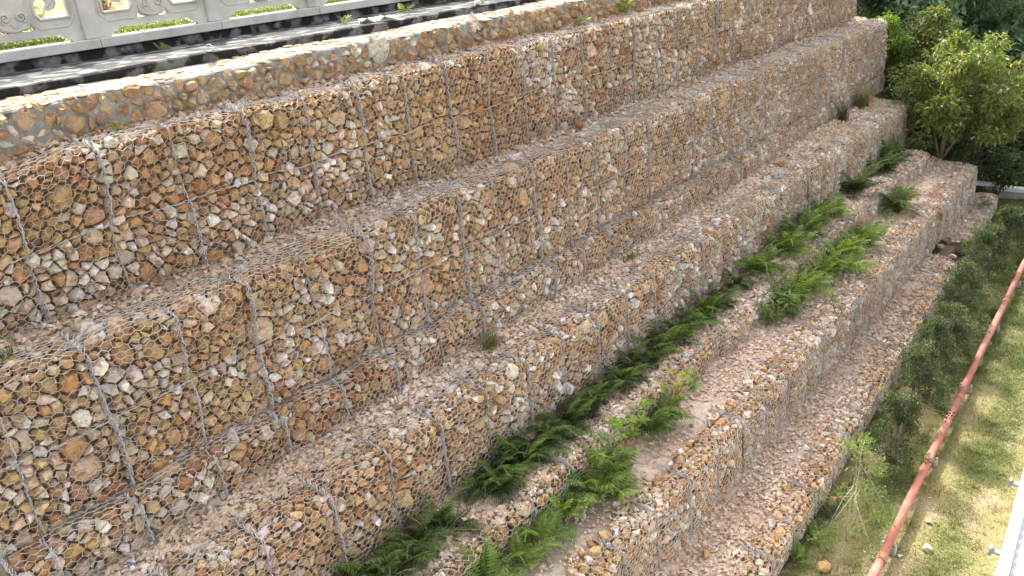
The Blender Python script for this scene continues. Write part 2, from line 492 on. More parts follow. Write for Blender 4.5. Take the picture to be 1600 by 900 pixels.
def net_mesh(t, xa, xb, sa, sb, seed, pitch=.118, row=.082, w=.0030):
    """hexagonal woven wire: three-armed nodes joined by ridged strands, one connected net"""
    rng = np.random.default_rng(seed)
    hp = pitch / 2
    c0, c1 = math.ceil(xa / hp), math.floor(xb / hp)
    r0, r1 = math.ceil(sa / row), math.floor(sb / row)
    if c1 - c0 < 2 or r1 - r0 < 1: return None
    Rr, Cc = np.meshgrid(np.arange(r0, r1 + 1), np.arange(c0, c1 + 1), indexing='ij')
    up = (Rr + Cc) % 2 == 0
    warpx = .03 * np.sin(Rr * .35 + seed) + .025 * np.sin(Cc * .17 + seed * 1.7)
    x = Cc * hp + rng.normal(0, .0065, Rr.shape) + warpx
    s = Rr * row + np.where(up, .0155, -.0155) + rng.normal(0, .005, Rr.shape) + .035 * np.sin(Cc * .11 + seed) + .015 * np.sin(Rr * .4 + Cc * .23)
    hgt = .030 + rng.normal(0, .005, Rr.shape)
    sg = np.where(up, 1., -1.)
    W = w * 1.2
    def pt(dx, ds, h): return t.surf(x + dx, s + ds, h)
    ap = pt(0, 0, hgt + .005); vl = pt(-W, sg * W * .6, hgt - .002); vr = pt(W, sg * W * .6, hgt - .002); vo = pt(0, -sg * W * 1.1, hgt - .002)
    V = np.stack([ap, vl, vr, vo], 2).reshape(-1, 3)
    nr, nc = Rr.shape
    I = (np.arange(nr)[:, None] * nc + np.arange(nc)[None]) * 4
    F = []
    a, b = I[:, :-1], I[:, 1:]; u = up[:, :-1]
    A_, B_ = a[u], b[u]
    F += [np.stack([A_ + 2, A_, B_, B_ + 3], 1), np.stack([A_, A_ + 3, B_ + 1, B_], 1)]
    A_, B_ = a[~u], b[~u]
    F += [np.stack([A_ + 3, A_, B_, B_ + 1], 1), np.stack([A_, A_ + 2, B_ + 3, B_], 1)]
    a, b = I[:-1], I[1:]; u = up[:-1]
    A_, B_ = a[u], b[u]
    F += [np.stack([A_ + 1, A_, B_, B_ + 1], 1), np.stack([A_, A_ + 2, B_ + 2, B_], 1)]
    return mesh('gabion_basket', V, None, np.concatenate(F), M_WIRE)


def strands(fn, L, k=3, rad=.011, wr=.0042, seed=0, step=.035):
    """k wires laced together along a path fn(q, sideways, outwards) of length L; the wires meet at both ends"""
    rng = np.random.default_rng(seed)
    n = max(4, int(L / step)); q = np.linspace(0, L, n)
    V, F = [], []
    for j in range(k):
        ph = 6.283 * j / k; tw = rng.uniform(28, 40)
        loose = .010 * np.sin(q * rng.uniform(3, 7) + rng.uniform(0, 6)) + rng.normal(0, .004, n)
        env = np.clip(np.minimum(q, L - q) / .05, 0, 1)
        side = (rad * np.sin(tw * q + ph) + loose) * env; out = (.046 + rad * np.cos(tw * q + ph)) * 1.0
        for a in range(3):
            an = 2.094 * a
            V.append(fn(q, side + wr * math.cos(an), out + wr * math.sin(an)))
    V = np.stack(V)                                    # (3k, n, 3)
    idx = np.arange(3 * k * n).reshape(3 * k, n)
    for j in range(k):
        for a in range(3):
            p, r_ = idx[3 * j + a], idx[3 * j + (a + 1) % 3]
            F.append(np.stack([p[:-1], r_[:-1], r_[1:], p[1:]], 1))
    V = V.reshape(-1, 3); F = np.concatenate(F)
    ends = [idx[:, 0], idx[:, -1]]                     # weld the ends so that the seam is one piece
    remap = np.arange(len(V))
    for e in ends: remap[e] = e[0]
    F = remap[F]
    return mesh('lacing_wire', V, None, F, M_LACE)


def build_tier(t):
    rng = np.random.default_rng(t.seed * 31)
    xs = getattr(t, 'xs', X0)
    root = empty('gabion_wall', (xs, float(t.Y(np.array(xs))), t.zb))
    tag(root, t.label, 'gabion wall', 'stepped gabion walls')
    base = (-xs, -float(t.Y(np.array(xs))), -t.zb)
    hold = []
    # stones
    smax = t.lip + t.tz
    pol, cnt, C = cells(xs, t.x1, .01, smax, .158, .128, t.seed * 7, .46)
    bl, size = stones_from_cells(pol, cnt, C, t.seed * 9)
    cols = stone_cols(C[:, 0], C[:, 1], len(C), t.seed)
    P = t.surf(C[:, 0], C[:, 1], 0.)
    sx, sy, dz = project(P)
    inside = (sx > -10) & (sx < 1610) & (sy > -10) & (sy < 910) & (dz > 0)
    score = np.where(inside, size / np.maximum(dz, .5), 0)
    big = set(np.argsort(-score)[:300].tolist()) if inside.any() else set()
    # baskets
    ncols = []
    x = t.x0
    while x > xs: x -= 2.12
    edges = []
    while x < t.x1: edges.append(x); x += 2.12
    edges.append(x)
    hc = t.lip / t.courses
    for ci in range(t.courses):
        sh = 1.06 if (t.brick and ci == 0) else 0.
        sa = ci * hc; sb = (ci + 1) * hc if ci < t.courses - 1 else t.lip + t.net
        sbs = sb if ci < t.courses - 1 else smax + .01
        for e in [edges[0] - 2.12] + edges if sh else edges:
            xa, xb = max(e + sh, xs), min(e + sh + 2.12, t.x1)
            if xb - xa < .3: continue
            sd = int(t.seed * 1000 + ci * 100 + (e + 50) * 3)
            nm = net_mesh(t, xa + .01, xb - .01, sa + .015, sb, sd)
            if nm is None: continue
            bk = put('gabion_basket', nm, root)
            hold.append(bk)
            inb = np.nonzero((C[:, 0] >= xa) & (C[:, 0] < xb) & (C[:, 1] >= (sa if ci else -1)) & (C[:, 1] < sbs))[0]
            rest = [i for i in inb if i not in big]
            if rest:
                put('stone_fill', blocks_mesh('stone_fill', [bl[i] for i in rest], cols[rest], t.surf, M_STONE, rng), bk, kind='stuff')
            for i in inb:
                if i in big:
                    put('stone', blocks_mesh('stone', [bl[i]], cols[[i]], t.surf, M_STONE, rng), bk)
            # laced seams: a heavy one at the basket's edge, a light one at its diaphragm, one along the course joint
            top = t.lip + min(t.depth * .75, .62) * rng.uniform(.6, 1.1) if ci == t.courses - 1 else sb + .02
            for xx, k, rad in ((xa + .005, 5, .028), ((e + sh) + 1.06, 3, .013)):
                if not (xs - .01 <= xx <= t.x1): continue
                drift = rng.normal(0, .03)
                def fn(q, side, out, xx=xx, drift=drift, sa=sa):
                    return t.surf(xx + side + drift * np.sin(q * 2.4), sa + .01 + q, out)
                put('lacing_wire', strands(fn, top - sa - .02, k, rad, .0062, seed=sd + k), bk)
            if ci > 0 or t.key == 'G':
                jj = sa if ci > 0 else t.lip + .30
                def fh(q, side, out, xa=xa, jj=jj):
                    return t.surf(xa + q, jj + side + .012 * np.sin(q * 5), out)
                put('lacing_wire', strands(fh, xb - xa, 2, .006, .0038, seed=sd + 9), bk)
    # gravel over the tread
    n = int(t.grav * (t.x1 - xs) * max(t.depth - .1, .2))
    gx = rng.uniform(xs, t.x1, n); gs = t.lip + .02 + (t.depth - .02) * rng.random(n) ** .8
    keep = vn(gx * 1.1, gs * 2.2, t.seed + 70, 2) + .45 * rng.random(n) > (.70 if t.key == 'E' else .58 if t.key in 'FH' else .40)
    if t.key in 'ABGC':                                 # lids of caged stone stay mostly bare, chips gather behind them
        keep &= (gs > t.lip + t.tz * .8) | (rng.random(n) < .22)
    gx, gs = gx[keep], gs[keep]
    inz = sstep(t.lip + t.tz * .5, t.lip + t.tz + .1, gs)
    gp = t.surf(gx, gs, -.012 + .03 * inz)
    gp[:, 2] += .10 * sstep(t.lip + t.depth - .45, t.lip + t.depth, gs) * inz
    gsz = rng.lognormal(-3.45, .45, len(gx)).clip(.012, .085) * (.78 if t.key in 'EFH' else 1)
    gc = stone_cols(gx, gs, len(gx), t.seed + 3) * .55 + (np.array([.68, .545, .46]) if t.key in 'DEFH' else np.array([.66, .55, .455])) * .5
    put('gravel', gravel_mesh('gravel', gp, gsz, gc, M_STONE, rng), root, kind='stuff')
    core(t, xs, root)
    # children were made in world space: bring them under the wall's base point
    for o in root.children:
        o.location = base
    return root


for t in TIERS:
    build_tier(t)


# ------------------------------------------------------------------ cobbled mortar wall, apron, balustrade at the top
def flat_map(y0, nx=0):
    return lambda X, S, Hh: np.stack([X, y0 - Hh, 8.55 + S], -1)


wall = empty('cobbled_wall', (X0, 10.92, 8.55))
tag(wall, 'low wall of ochre stones set in grey mortar, running below the black stained concrete', 'stone wall')
b = MB()
xw = np.arange(X0, 34.01, .25)
prof = [(10.94, 8.45), (10.94, 9.11), (10.97, 9.135), (11.68, 9.20), (11.70, 8.45)]
v = []; f = []
for i, x in enumerate(xw):
    k = .02 * math.sin(x * 1.7) + .012 * math.sin(x * 4.1)
    v += [(x, y + (k if j < 3 else 0), z + (k * .6 if 0 < j < 4 else 0)) for j, (y, z) in enumerate(prof)]
for i in range(len(xw) - 1):
    for j in range(5):
        f.append((i * 5 + j, i * 5 + (j + 1) % 5, i * 5 + 5 + (j + 1) % 5, i * 5 + 5 + j)[::-1])
f += [list(range(5)), [(len(xw) - 1) * 5 + j for j in range(4, -1, -1)]]
b.add(v, f)
b.build('mortar', M_MORTAR, wall)


def cob_surf(X, S, Hh):
    k = .02 * np.sin(X * 1.7) + .012 * np.sin(X * 4.1)
    return np.stack([X, 10.94 + k - Hh - .004, 8.55 + S], -1)


def cobtop_surf(X, S, Hh):
    return np.stack([X, 10.96 + S, 9.135 + .087 * S + Hh + .02 * np.sin(X * 1.7) * .6], -1)


crng = np.random.default_rng(77)
for mapper, s1, px, ps, gap, lf, sd in ((cob_surf, .57, .20, .16, (.78, .96), 2.1, 501), (cobtop_surf, .72, .17, .13, (.90, .98), .10, 502)):
    pol, cnt, C = cells(X0, 33.9, .0, s1, px, ps, sd, .4)
    bl, size = stones_from_cells(pol, cnt, C, sd + 1, gap=gap, lift=lf, deep=.06, tilt=.10 if mapper is cob_surf else .02, sink=.0, rounded=True)
    for q in bl: q[:, 2] = q[:, 2] + .026 if mapper is cob_surf else q[:, 2] * .45 + .008
    cc = stone_cols(C[:, 0], C[:, 1], len(C), 60 + sd)
    cc = cc * .72 + np.array([.40, .315, .215]) * .28 if mapper is cob_surf else cc * .5 + np.array([.19, .16, .115])
    sx, sy, dz = project(mapper(C[:, 0], C[:, 1], 0.))
    sc_ = np.where((sx > -10) & (sx < 1610) & (sy > -10) & (dz > 0), size / dz, 0)
    order = np.argsort(-sc_)
    nbig = 200 if mapper is cob_surf else 100
    for i in order[:nbig]:
        put('stone', blocks_mesh('stone', [bl[i]], cc[[i]], mapper, M_STONE, crng), wall)
    rest = order[nbig:]
    put('small_stones', blocks_mesh('small_stones', [bl[i] for i in rest], cc[rest], mapper, M_STONE, crng), wall, kind='stuff')
for o in wall.children: o.location = (-X0, -10.92, -8.55)

# apron of concrete between wall and balustrade, its black riser under the coping
b = MB(); xa = np.arange(X0, 34.01, .5); v = []; f = []
pr = [(11.705, 8.9), (11.705, 9.315), (11.735, 9.335), (12.9, 9.335), (14.0, 9.325), (14.02, 9.30), (14.02, 8.9)]
for i, x in enumerate(xa):
    v += [(x, y + (.02 * math.sin(x * 2.3) if j < 3 else 0), z + .008 * math.sin(x * 1.9 + j)) for j, (y, z) in enumerate(pr)]
for i in range(len(xa) - 1):
    for j in range(6):
        f.append((i * 7 + j, i * 7 + 7 + j, i * 7 + 8 + j, i * 7 + 1 + j)[::-1])
f += [[j for j in range(7)], [(len(xa) - 1) * 7 + j for j in range(6, -1, -1)]]
b.add(v, f)
tag(b.build('concrete_pavement', M_APRON), kind='structure')
b = MB(); b.box(X0, 34, 14.03, 14.46, 8.9, 9.478)
tag(b.build('retaining_wall', M_APRON2), 'black stained concrete upstand under the pale balustrade coping', 'wall')


def curve_mesh(name, splines, depth, bevel=0., mat=None, line=False, tubes=0.):
    cu = bpy.data.curves.new(name, 'CURVE')
    cu.dimensions = '3D' if line else '2D'
    for pts, cyc in splines:
        sp = cu.splines.new('POLY'); sp.points.add(len(pts) - 1)
        for i, p in enumerate(pts): sp.points[i].co = (p[0], p[1], p[2] if len(p) > 2 else 0, 1)
        sp.use_cyclic_u = cyc
    if line:
        cu.bevel_depth = tubes; cu.bevel_resolution = 1; cu.use_fill_caps = True
    else:
        cu.fill_mode = 'BOTH'; cu.extrude = depth; cu.bevel_depth = bevel; cu.bevel_resolution = 0
    tmp = bpy.data.objects.new(name, cu)
    COL.objects.link(tmp)
    dg = bpy.context.evaluated_depsgraph_get()
    me = bpy.data.meshes.new_from_object(tmp.evaluated_get(dg))
    COL.objects.unlink(tmp); bpy.data.objects.remove(tmp); bpy.data.curves.remove(cu)
    me.name = name
    me.materials.clear()
    if mat: me.materials.append(mat)
    return me


def mir(P): return [(-x, y) for x, y in P][::-1]


step_r = [(.64, .13), (.66, .10), (.70, .10), (.70, .07), (.75, .07), (.75, .04), (.80, .03), (.81, .0)]
outline = [(.992, 0), (.992, 1.02), (-.992, 1.02), (-.992, 0)] + [(-x, y) for x, y in step_r[::-1]] + step_r
hook = [(.335, .47), (.40, .375), (.84, .375), (.86, .40), (.86, .86), (.80, .93), (.42, .93), (.36, .87), (.36, .80), (.60, .80), (.66, .76), (.68, .68), (.68, .60),
        (.64, .545), (.56, .52), (.52, .525), (.53, .56), (.57, .585), (.585, .63), (.56, .675), (.50, .70), (.42, .70), (.36, .66), (.335, .58)]
low = [(.05, .262), (.12, .225), (.30, .225), (.285, .285), (.245, .345), (.215, .29), (.14, .255)]
upn = [(.06, .93), (.26, .93), (.25, .84), (.17, .80), (.1, .82)]
holes = [hook, mir(hook), low, mir(low), upn, mir(upn)]
panel_me = curve_mesh('panel', [(outline, True)] + [(h, True) for h in holes], .055, .008, M_GRANITE)
rim_me = curve_mesh('rim', [([(x, y, .064) for x, y in h], True) for h in holes[:1]], 0, 0, M_GRANITE, True, .027)
rim_me2 = curve_mesh('rim', [([(x, y, .064) for x, y in h], True) for h in holes[1:2]], 0, 0, M_GRANITE, True, .027)
shield = [(0, .25), (.10, .265), (.20, .30), (.235, .36), (.235, .55), (.20, .62), (.22, .70), (.16, .80), (0, .84)]
shield = shield + [(-x, y) for x, y in shield[::-1][1:-1]]
mould = [(-.30, .30), (-.36, .24), (-.80, .24), (-.92, .36), (-.92, .98), (.92, .98), (.92, .36), (.80, .24), (.36, .24), (.30, .30)]
mould_me = curve_mesh('moulding', [([(x, y, .060) for x, y in mould], False)], 0, 0, M_GRANITE, True, .015)
shield_me = curve_mesh('ornament', [(shield, True)], .02, .012, M_GRANITE)


def spiral(cx, cy, r0, turns, s, z=.085, n=22):
    return [(cx + s * r0 * (1 - .75 * i / n) * math.cos(-1.2 + turns * 6.283 * i / n), cy + r0 * (1 - .75 * i / n) * math.sin(-1.2 + turns * 6.283 * i / n), z) for i in range(n + 1)]


scroll_me = [curve_mesh('scroll', [(spiral(s * .115, .45, .080, 1.5, s, .103) + [], False)], 0, 0, M_GRANITE, True, .016) for s in (1, -1)]
drop_me = curve_mesh('drop', [([(0, .30), (.05, .36), (.0, .42), (-.05, .36)], True)], .014, .008, M_GRANITE)

bal = empty('stone_balustrade', (6.34, 14.2, 9.63))
tag(bal, 'pale carved stone balustrade with scrolled openwork panels at the top left', 'balustrade')
post_b = MB(); post_b.box(-.13, .13, -.13, .13, 0, 1.2, .012); post_b.box(-.105, .105, -.105, .105, 1.201, 1.30, .01); post_b.box(-.14, .14, -.14, .14, 1.301, 1.52, .03)
post_me = post_b.me('post', M_GRANITE)
cop_b = MB(); cop_b.box(-1.122, 1.122, -.235, .25, -.148, 0, .01)
cop_me = cop_b.me('coping_stone', M_GRANITE)
for k in range(-2, 8):
    put('post', post_me, bal, (2.25 * k, 0, 0))
    put('coping_stone', cop_me, bal, (2.25 * k + 1.16, 0, -.003))
    pn = put('panel', panel_me, bal, (2.25 * k + 1.125, 0, .0))
    pn.rotation_euler = (R(90), 0, 0)
    for me_ in [rim_me, rim_me2, mould_me] + scroll_me:
        put(me_.name.split('.')[0], me_, pn)
    put('ornament', shield_me, pn, (0, 0, .062)); put('drop', drop_me, pn, (0, 0, .09))


# ------------------------------------------------------------------ ground and hillside
def hill_z(X, Y):
    return 9.55 * sstep(5.2, 15.5, Y) * (1 - .25 * sstep(40, 110, X)) - .12


gx = np.unique(np.concatenate([np.arange(-60, 9, 3.), np.arange(9, 34, .12), np.arange(34, 140, 2.), np.arange(140, 700, 40.)]))
gy = np.unique(np.concatenate([np.arange(-400, -10, 30.), np.arange(-10, 0.2, .8), np.arange(.2, 5.4, .08), np.arange(5.4, 17, .6), np.arange(17, 120, 6.), np.arange(120, 700, 50.)]))
X, Y = np.meshgrid(gx, gy)
Z = hill_z(X, Y)
near = (X > 8) & (X < 34.5) & (Y < 5.6) & (Y > -4)
Z = np.where(Y < 5.4, 0., Z + .12 * (1 - sstep(5.2, 7, Y)))
Z = Z + np.where(near, .05 * (vn(X * .9, Y * .9, 90) - .5) + .02 * (vn(X * 4, Y * 4, 91) - .5), 0)


def green_at(X, Y):
    g = vn(X * .55 + 3, Y * 1.2, 92, 4)
    strip = np.exp(-((Y - 2.05) / .33) ** 2) * .26 + np.exp(-((Y - 3.0) / .30) ** 2) * .22 - np.exp(-((Y - 2.5) / .22) ** 2) * .12 - np.clip(1.85 - Y, 0, .6) * .55
    return sstep(.24, .80, g + .8 * strip + .18 * sstep(20, 27, X))


dry = np.array([.215, .185, .085]); soil = np.array([.25, .195, .125]); grn = np.array([.13, .15, .052])
G = green_at(X, Y)[..., None]
c = dry * (1 - G) + grn * G
s_ = sstep(.52, .72, vn(X * 1.3, Y * 1.6, 95, 3))[..., None] * (1 - .7 * G)
c = c * (1 - s_) + soil * 1.12 * s_
far = sstep(34, 40, X)[..., None] * np.ones(3)
c = c * (1 - far) + np.array([.05, .07, .03]) * far
up = sstep(5.6, 6.6, Y)[..., None]
c = c * (1 - up) + np.where((Y > 13.5)[..., None], np.array([.14, .21, .04]), np.array([.06, .08, .035])) * up
nx, ny = len(gx), len(gy)
i = (np.arange(ny - 1)[:, None] * nx + np.arange(nx - 1)[None]).ravel()
me = mesh('ground', np.stack([X, Y, Z], -1), None, np.stack([i, i + 1, i + nx + 1, i + nx], 1), M_GROUND, c.reshape(-1, 3), smooth=True)
tag(put('ground', me), kind='structure')


def blades_mesh(name, P, L, w, az, lean, cols, mat, seg=2):
    """n grass blades: strips that bend over"""
    n = len(P)
    d = np.stack([np.cos(az), np.sin(az), np.zeros(n)], 1); sd = np.stack([-np.sin(az), np.cos(az), np.zeros(n)], 1)
    V = []
    for k in range(seg + 1):
        q = k / seg
        cpt = P + d * (L * lean * q * q)[:, None] + np.array([0, 0, 1.]) * (L * (q - .38 * lean * q * q))[:, None]
        if k < seg: V += [cpt - sd * (w * (1 - .5 * q))[:, None], cpt + sd * (w * (1 - .5 * q))[:, None]]
        else: V += [cpt]
    m_ = 2 * seg + 1
    V = np.stack(V, 1).reshape(-1, 3)
    o = np.arange(n) * m_
    F4 = np.concatenate([np.stack([o + 2 * k, o + 2 * k + 1, o + 2 * k + 3, o + 2 * k + 2], 1) for k in range(seg - 1)]) if seg > 1 else None
    F3 = np.stack([o + 2 * seg - 2, o + 2 * seg - 1, o + 2 * seg], 1)
    return mesh(name, V, F3, F4, mat, np.repeat(cols, m_, 0))


g = np.random.default_rng(5)
n = 190000
px_ = g.uniform(10, 34, n); py_ = g.uniform(1.0, 4.9, n)
# leave the lower wall and its tread clear
ok = py_ < (4.02 + .036 * (px_ - 10)); px_, py_ = px_[ok], py_[ok]
gg = green_at(px_, py_)
ok = g.random(len(px_)) < .34 + .66 * gg; px_, py_, gg = px_[ok], py_[ok], gg[ok]
n = len(px_)
hz_ = .05 * (vn(px_ * .9, py_ * .9, 90) - .5) + .02 * (vn(px_ * 4, py_ * 4, 91) - .5) - .01
gc = np.where((g.random(n) < .25 + .75 * gg)[:, None], np.array([.155, .18, .055]), np.array([.29, .25, .12])) * g.uniform(.55, 1.35, (n, 1))
me = blades_mesh('grass', np.stack([px_, py_, hz_], 1), g.uniform(.03, .085, n) * (.5 + .7 * gg + 1.3 * sstep(.5, .75, vn(px_ * 4.5, py_ * 4.5, 97, 2))), np.full(n, .0055), g.uniform(0, 6.28, n), g.uniform(.3, 1.2, n), gc, M_LEAF)
tag(put('grass', me), kind='stuff')
n = 1500
px_ = g.uniform(10, 33, n); py_ = g.uniform(1.1, 4.0, n)
P = np.stack([px_, py_, .05 * (vn(px_ * .9, py_ * .9, 90) - .5) + .02 * (vn(px_ * 4, py_ * 4, 91) - .5) + .02], 1)
LITTER = (P, g.normal(0, 1, (n, 3)) * (1, 1, .15), np.array([0, 0, 1.]) + g.normal(0, .3, (n, 3)), g.uniform(.03, .09, n), g.uniform(.02, .04, n),
          np.array([[.34, .24, .12], [.24, .15, .08], [.42, .36, .25], [.30, .27, .10]])[g.integers(0, 4, n)])
# lawn above, behind the balustrade
b = MB(); b.box(X0, 34.2, 14.47, 40, 9.2, 9.64)
tag(b.build('lawn', grain_mat('lawn_soil', base=(.15, .2, .045), scale=8)), kind='structure')
n = 26000
px_ = 3 + 14 * g.random(n) ** 1.3; py_ = 14.5 + 4.5 * g.random(n) ** 1.5
gc = np.array([.115, .15, .045]) * g.uniform(.5, 1.35, (n, 1)) * (.45 + .9 * vn(px_ * 1.5, py_ * 2, 33))[:, None]
me = blades_mesh('lawn_grass', np.stack([px_, py_, np.full(n, 9.63)], 1), g.uniform(.06, .16, n), np.full(n, .007), g.uniform(0, 6.28, n), g.uniform(.2, .9, n), gc, M_LEAF)
tag(put('lawn_grass', me), kind='stuff')


# ------------------------------------------------------------------ plants
def leaves_mesh(name, P, D, N_, L, W, cols, mat, fold=.15):
    """n leaves of four corners, folded on the midrib: base, two shoulders, tip"""
    D = D / np.linalg.norm(D, axis=1, keepdims=True)
    Sd = np.cross(D, N_); Sd /= np.maximum(np.linalg.norm(Sd, axis=1, keepdims=True), 1e-6)
    Nn = np.cross(Sd, D)
    l, w = L[:, None], W[:, None]
    mid = P + D * l * .42 - Nn * w * fold
    V = np.stack([P, mid - Sd * w * .5 + Nn * w * fold * 2, P + D * l - Nn * l * .1, mid + Sd * w * .5 + Nn * w * fold * 2], 1)
    n = len(P); o = 4 * np.arange(n)
    F = np.concatenate([np.stack([o, o + 1, o + 2], 1), np.stack([o, o + 2, o + 3], 1)])
    return mesh(name, V.reshape(-1, 3), F, None, mat, np.repeat(cols, 4, 0))


tag(put('leaf_litter', leaves_mesh('leaf_litter', *LITTER, M_LEAF)), kind='stuff')


def frond_mesh(L, droop, pairs, wmax, col, seed, rise=.9):
    r_ = np.random.default_rng(seed)
    q = np.linspace(0, 1, pairs + 4)
    px = L * q * (1 - .18 * droop * q); pz = L * (rise * q - (rise * .55 + droop) * q * q)
    C = np.stack([px, .03 * L * np.sin(q * 3 + seed), pz], 1)
    V = []; F = []; T = []
    tang = np.gradient(C, axis=0); tang /= np.linalg.norm(tang, axis=1, keepdims=True)
    sd = np.array([0, 1., 0])
    for i in range(len(q)):                    # rachis
        V += [C[i] + sd * .004 * (1.1 - q[i]), C[i] - sd * .004 * (1.1 - q[i])]; T += [np.array(col) * .6 + np.array([.03, .015, .0])] * 2
    for i in range(len(q) - 1): F += [(2 * i, 2 * i + 1, 2 * i + 3), (2 * i, 2 * i + 3, 2 * i + 2)]
    for i in range(3, len(q)):
        qq = q[i]
        w = wmax * L * (math.sin(min(1, (qq + .12) * 1.15) * math.pi) ** .7 if qq < .98 else .12) * r_.uniform(.85, 1.1)
        w = max(w, .02 * L)
        for s in (1, -1):
            dd = sd * s * .86 + tang[i] * .5 + np.array([0, 0, -.28 + r_.normal(0, .08)])
            dd /= np.linalg.norm(dd)
            bw = L * .58 / pairs
            n0 = len(V)
            V += [C[i], C[i] + dd * w * .45 + tang[i] * bw * .8, C[i] + dd * w + np.array([0, 0, -.12 * w]), C[i] + dd * w * .4 - tang[i] * bw * .6]
            cc = np.array(col) * r_.uniform(.8, 1.2)
            T += [cc] * 4
            F += [(n0, n0 + 1, n0 + 2), (n0, n0 + 2, n0 + 3)]
    return mesh('frond', np.array(V), np.array(F), None, M_LEAF, np.array(T))


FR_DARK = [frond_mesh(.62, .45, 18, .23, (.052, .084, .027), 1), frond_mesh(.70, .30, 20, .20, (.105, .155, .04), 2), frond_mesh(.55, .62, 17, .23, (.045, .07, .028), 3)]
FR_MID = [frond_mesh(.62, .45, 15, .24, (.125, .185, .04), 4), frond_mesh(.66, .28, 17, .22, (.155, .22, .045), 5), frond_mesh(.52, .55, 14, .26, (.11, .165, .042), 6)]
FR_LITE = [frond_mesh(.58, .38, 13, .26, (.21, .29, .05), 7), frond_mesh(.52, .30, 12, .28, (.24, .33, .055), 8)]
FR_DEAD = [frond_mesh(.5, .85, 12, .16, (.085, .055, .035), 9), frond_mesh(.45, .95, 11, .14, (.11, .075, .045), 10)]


def fern(loc, kinds, n, label, group, scale=1., dead=2, spread=6.283, az0=0., seed=0):
    r_ = random.Random(seed)
    root = empty('fern', loc, r_.uniform(-.2, .2))
    tag(root, label, 'fern', group)
    for k in range(n + dead):
        me_ = r_.choice(kinds if k < n else FR_DEAD)
        o = put('frond', me_, root, (r_.uniform(-.07, .07), r_.uniform(-.07, .07), r_.uniform(-.02, .05)))
        s = scale * r_.uniform(.65, 1.12)
        o.scale = (s, s, s)
        o.rotation_euler = (r_.uniform(-.25, .25), r_.uniform(-.85, .05), az0 + spread * (k / (n + dead) - .5) + r_.uniform(-.25, .25))
    return root


ORD = ['first', 'second', 'third', 'fourth', 'fifth', 'sixth', 'seventh', 'eighth', 'ninth', 'tenth', 'eleventh', 'twelfth', 'thirteenth', 'fourteenth', 'fifteenth',
       'sixteenth', 'seventeenth', 'eighteenth', 'nineteenth', 'twentieth', 'twenty-first', 'twenty-second', 'twenty-third', 'twenty-fourth', 'twenty-fifth', 'twenty-sixth', 'twenty-seventh']

row = [(4.6, 7.62), (5.1, 7.66), (5.6, 7.58), (6.0, 7.68), (6.45, 7.62), (7.5, 7.62), (7.95, 7.66), (8.4, 7.58), (8.8, 7.64), (9.3, 7.58), (9.8, 7.66), (10.4, 7.6), (10.95, 7.66), (11.6, 7.58),
       (12.1, 7.64), (12.7, 7.6), (13.2, 7.66), (13.8, 7.58), (14.4, 7.64), (15.1, 7.6), (15.9, 7.62), (16.7, 7.62)]
for k, (x, y) in enumerate(row):
    kind = FR_DARK + FR_MID[k % 3:k % 3 + 1]
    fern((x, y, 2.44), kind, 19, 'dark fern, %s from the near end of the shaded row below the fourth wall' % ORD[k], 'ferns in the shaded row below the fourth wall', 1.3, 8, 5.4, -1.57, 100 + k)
for k, x in enumerate([4.9, 5.8, 6.7, 7.7, 8.6, 9.5, 10.2, 11.3, 12.4, 13.5, 14.7, 15.5]):
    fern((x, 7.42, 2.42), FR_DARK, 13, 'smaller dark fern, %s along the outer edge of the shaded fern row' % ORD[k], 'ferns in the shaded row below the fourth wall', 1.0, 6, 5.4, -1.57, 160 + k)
upper = [(17.7, 7.45, 'pale green fern with long narrow fronds just past the end of the dark row', FR_MID), (19.3, 7.5, 'leafy green fern low at the wall foot, left of the tallest clump', FR_MID),
         (20.3, 7.55, 'green fern hanging over the wall foot below the tallest clump', FR_DARK + FR_MID), (21.4, 7.6, 'tallest fern clump leaning on the wall face beyond the dark row', FR_MID),
         (22.4, 7.6, 'bright topped fern right of the tallest clump at the wall foot', FR_MID + FR_LITE[:1]), (24.8, 7.55, 'dark wispy fern under the wall beyond the tallest clump', FR_DARK),
         (27.2, 7.5, 'drooping dark fern high up the terrace, next to the tall weedy grass', FR_DARK), (28.7, 7.55, 'dark bushy fern beside the far end of the low gravel step', FR_DARK)]
for k, (x, y, lb, kd) in enumerate(upper):
    fern((x, y, 2.44), kd, 22, lb, 'ferns on the upper gravel step', 1.95, 4, 5.6, -1.57, 200 + k)
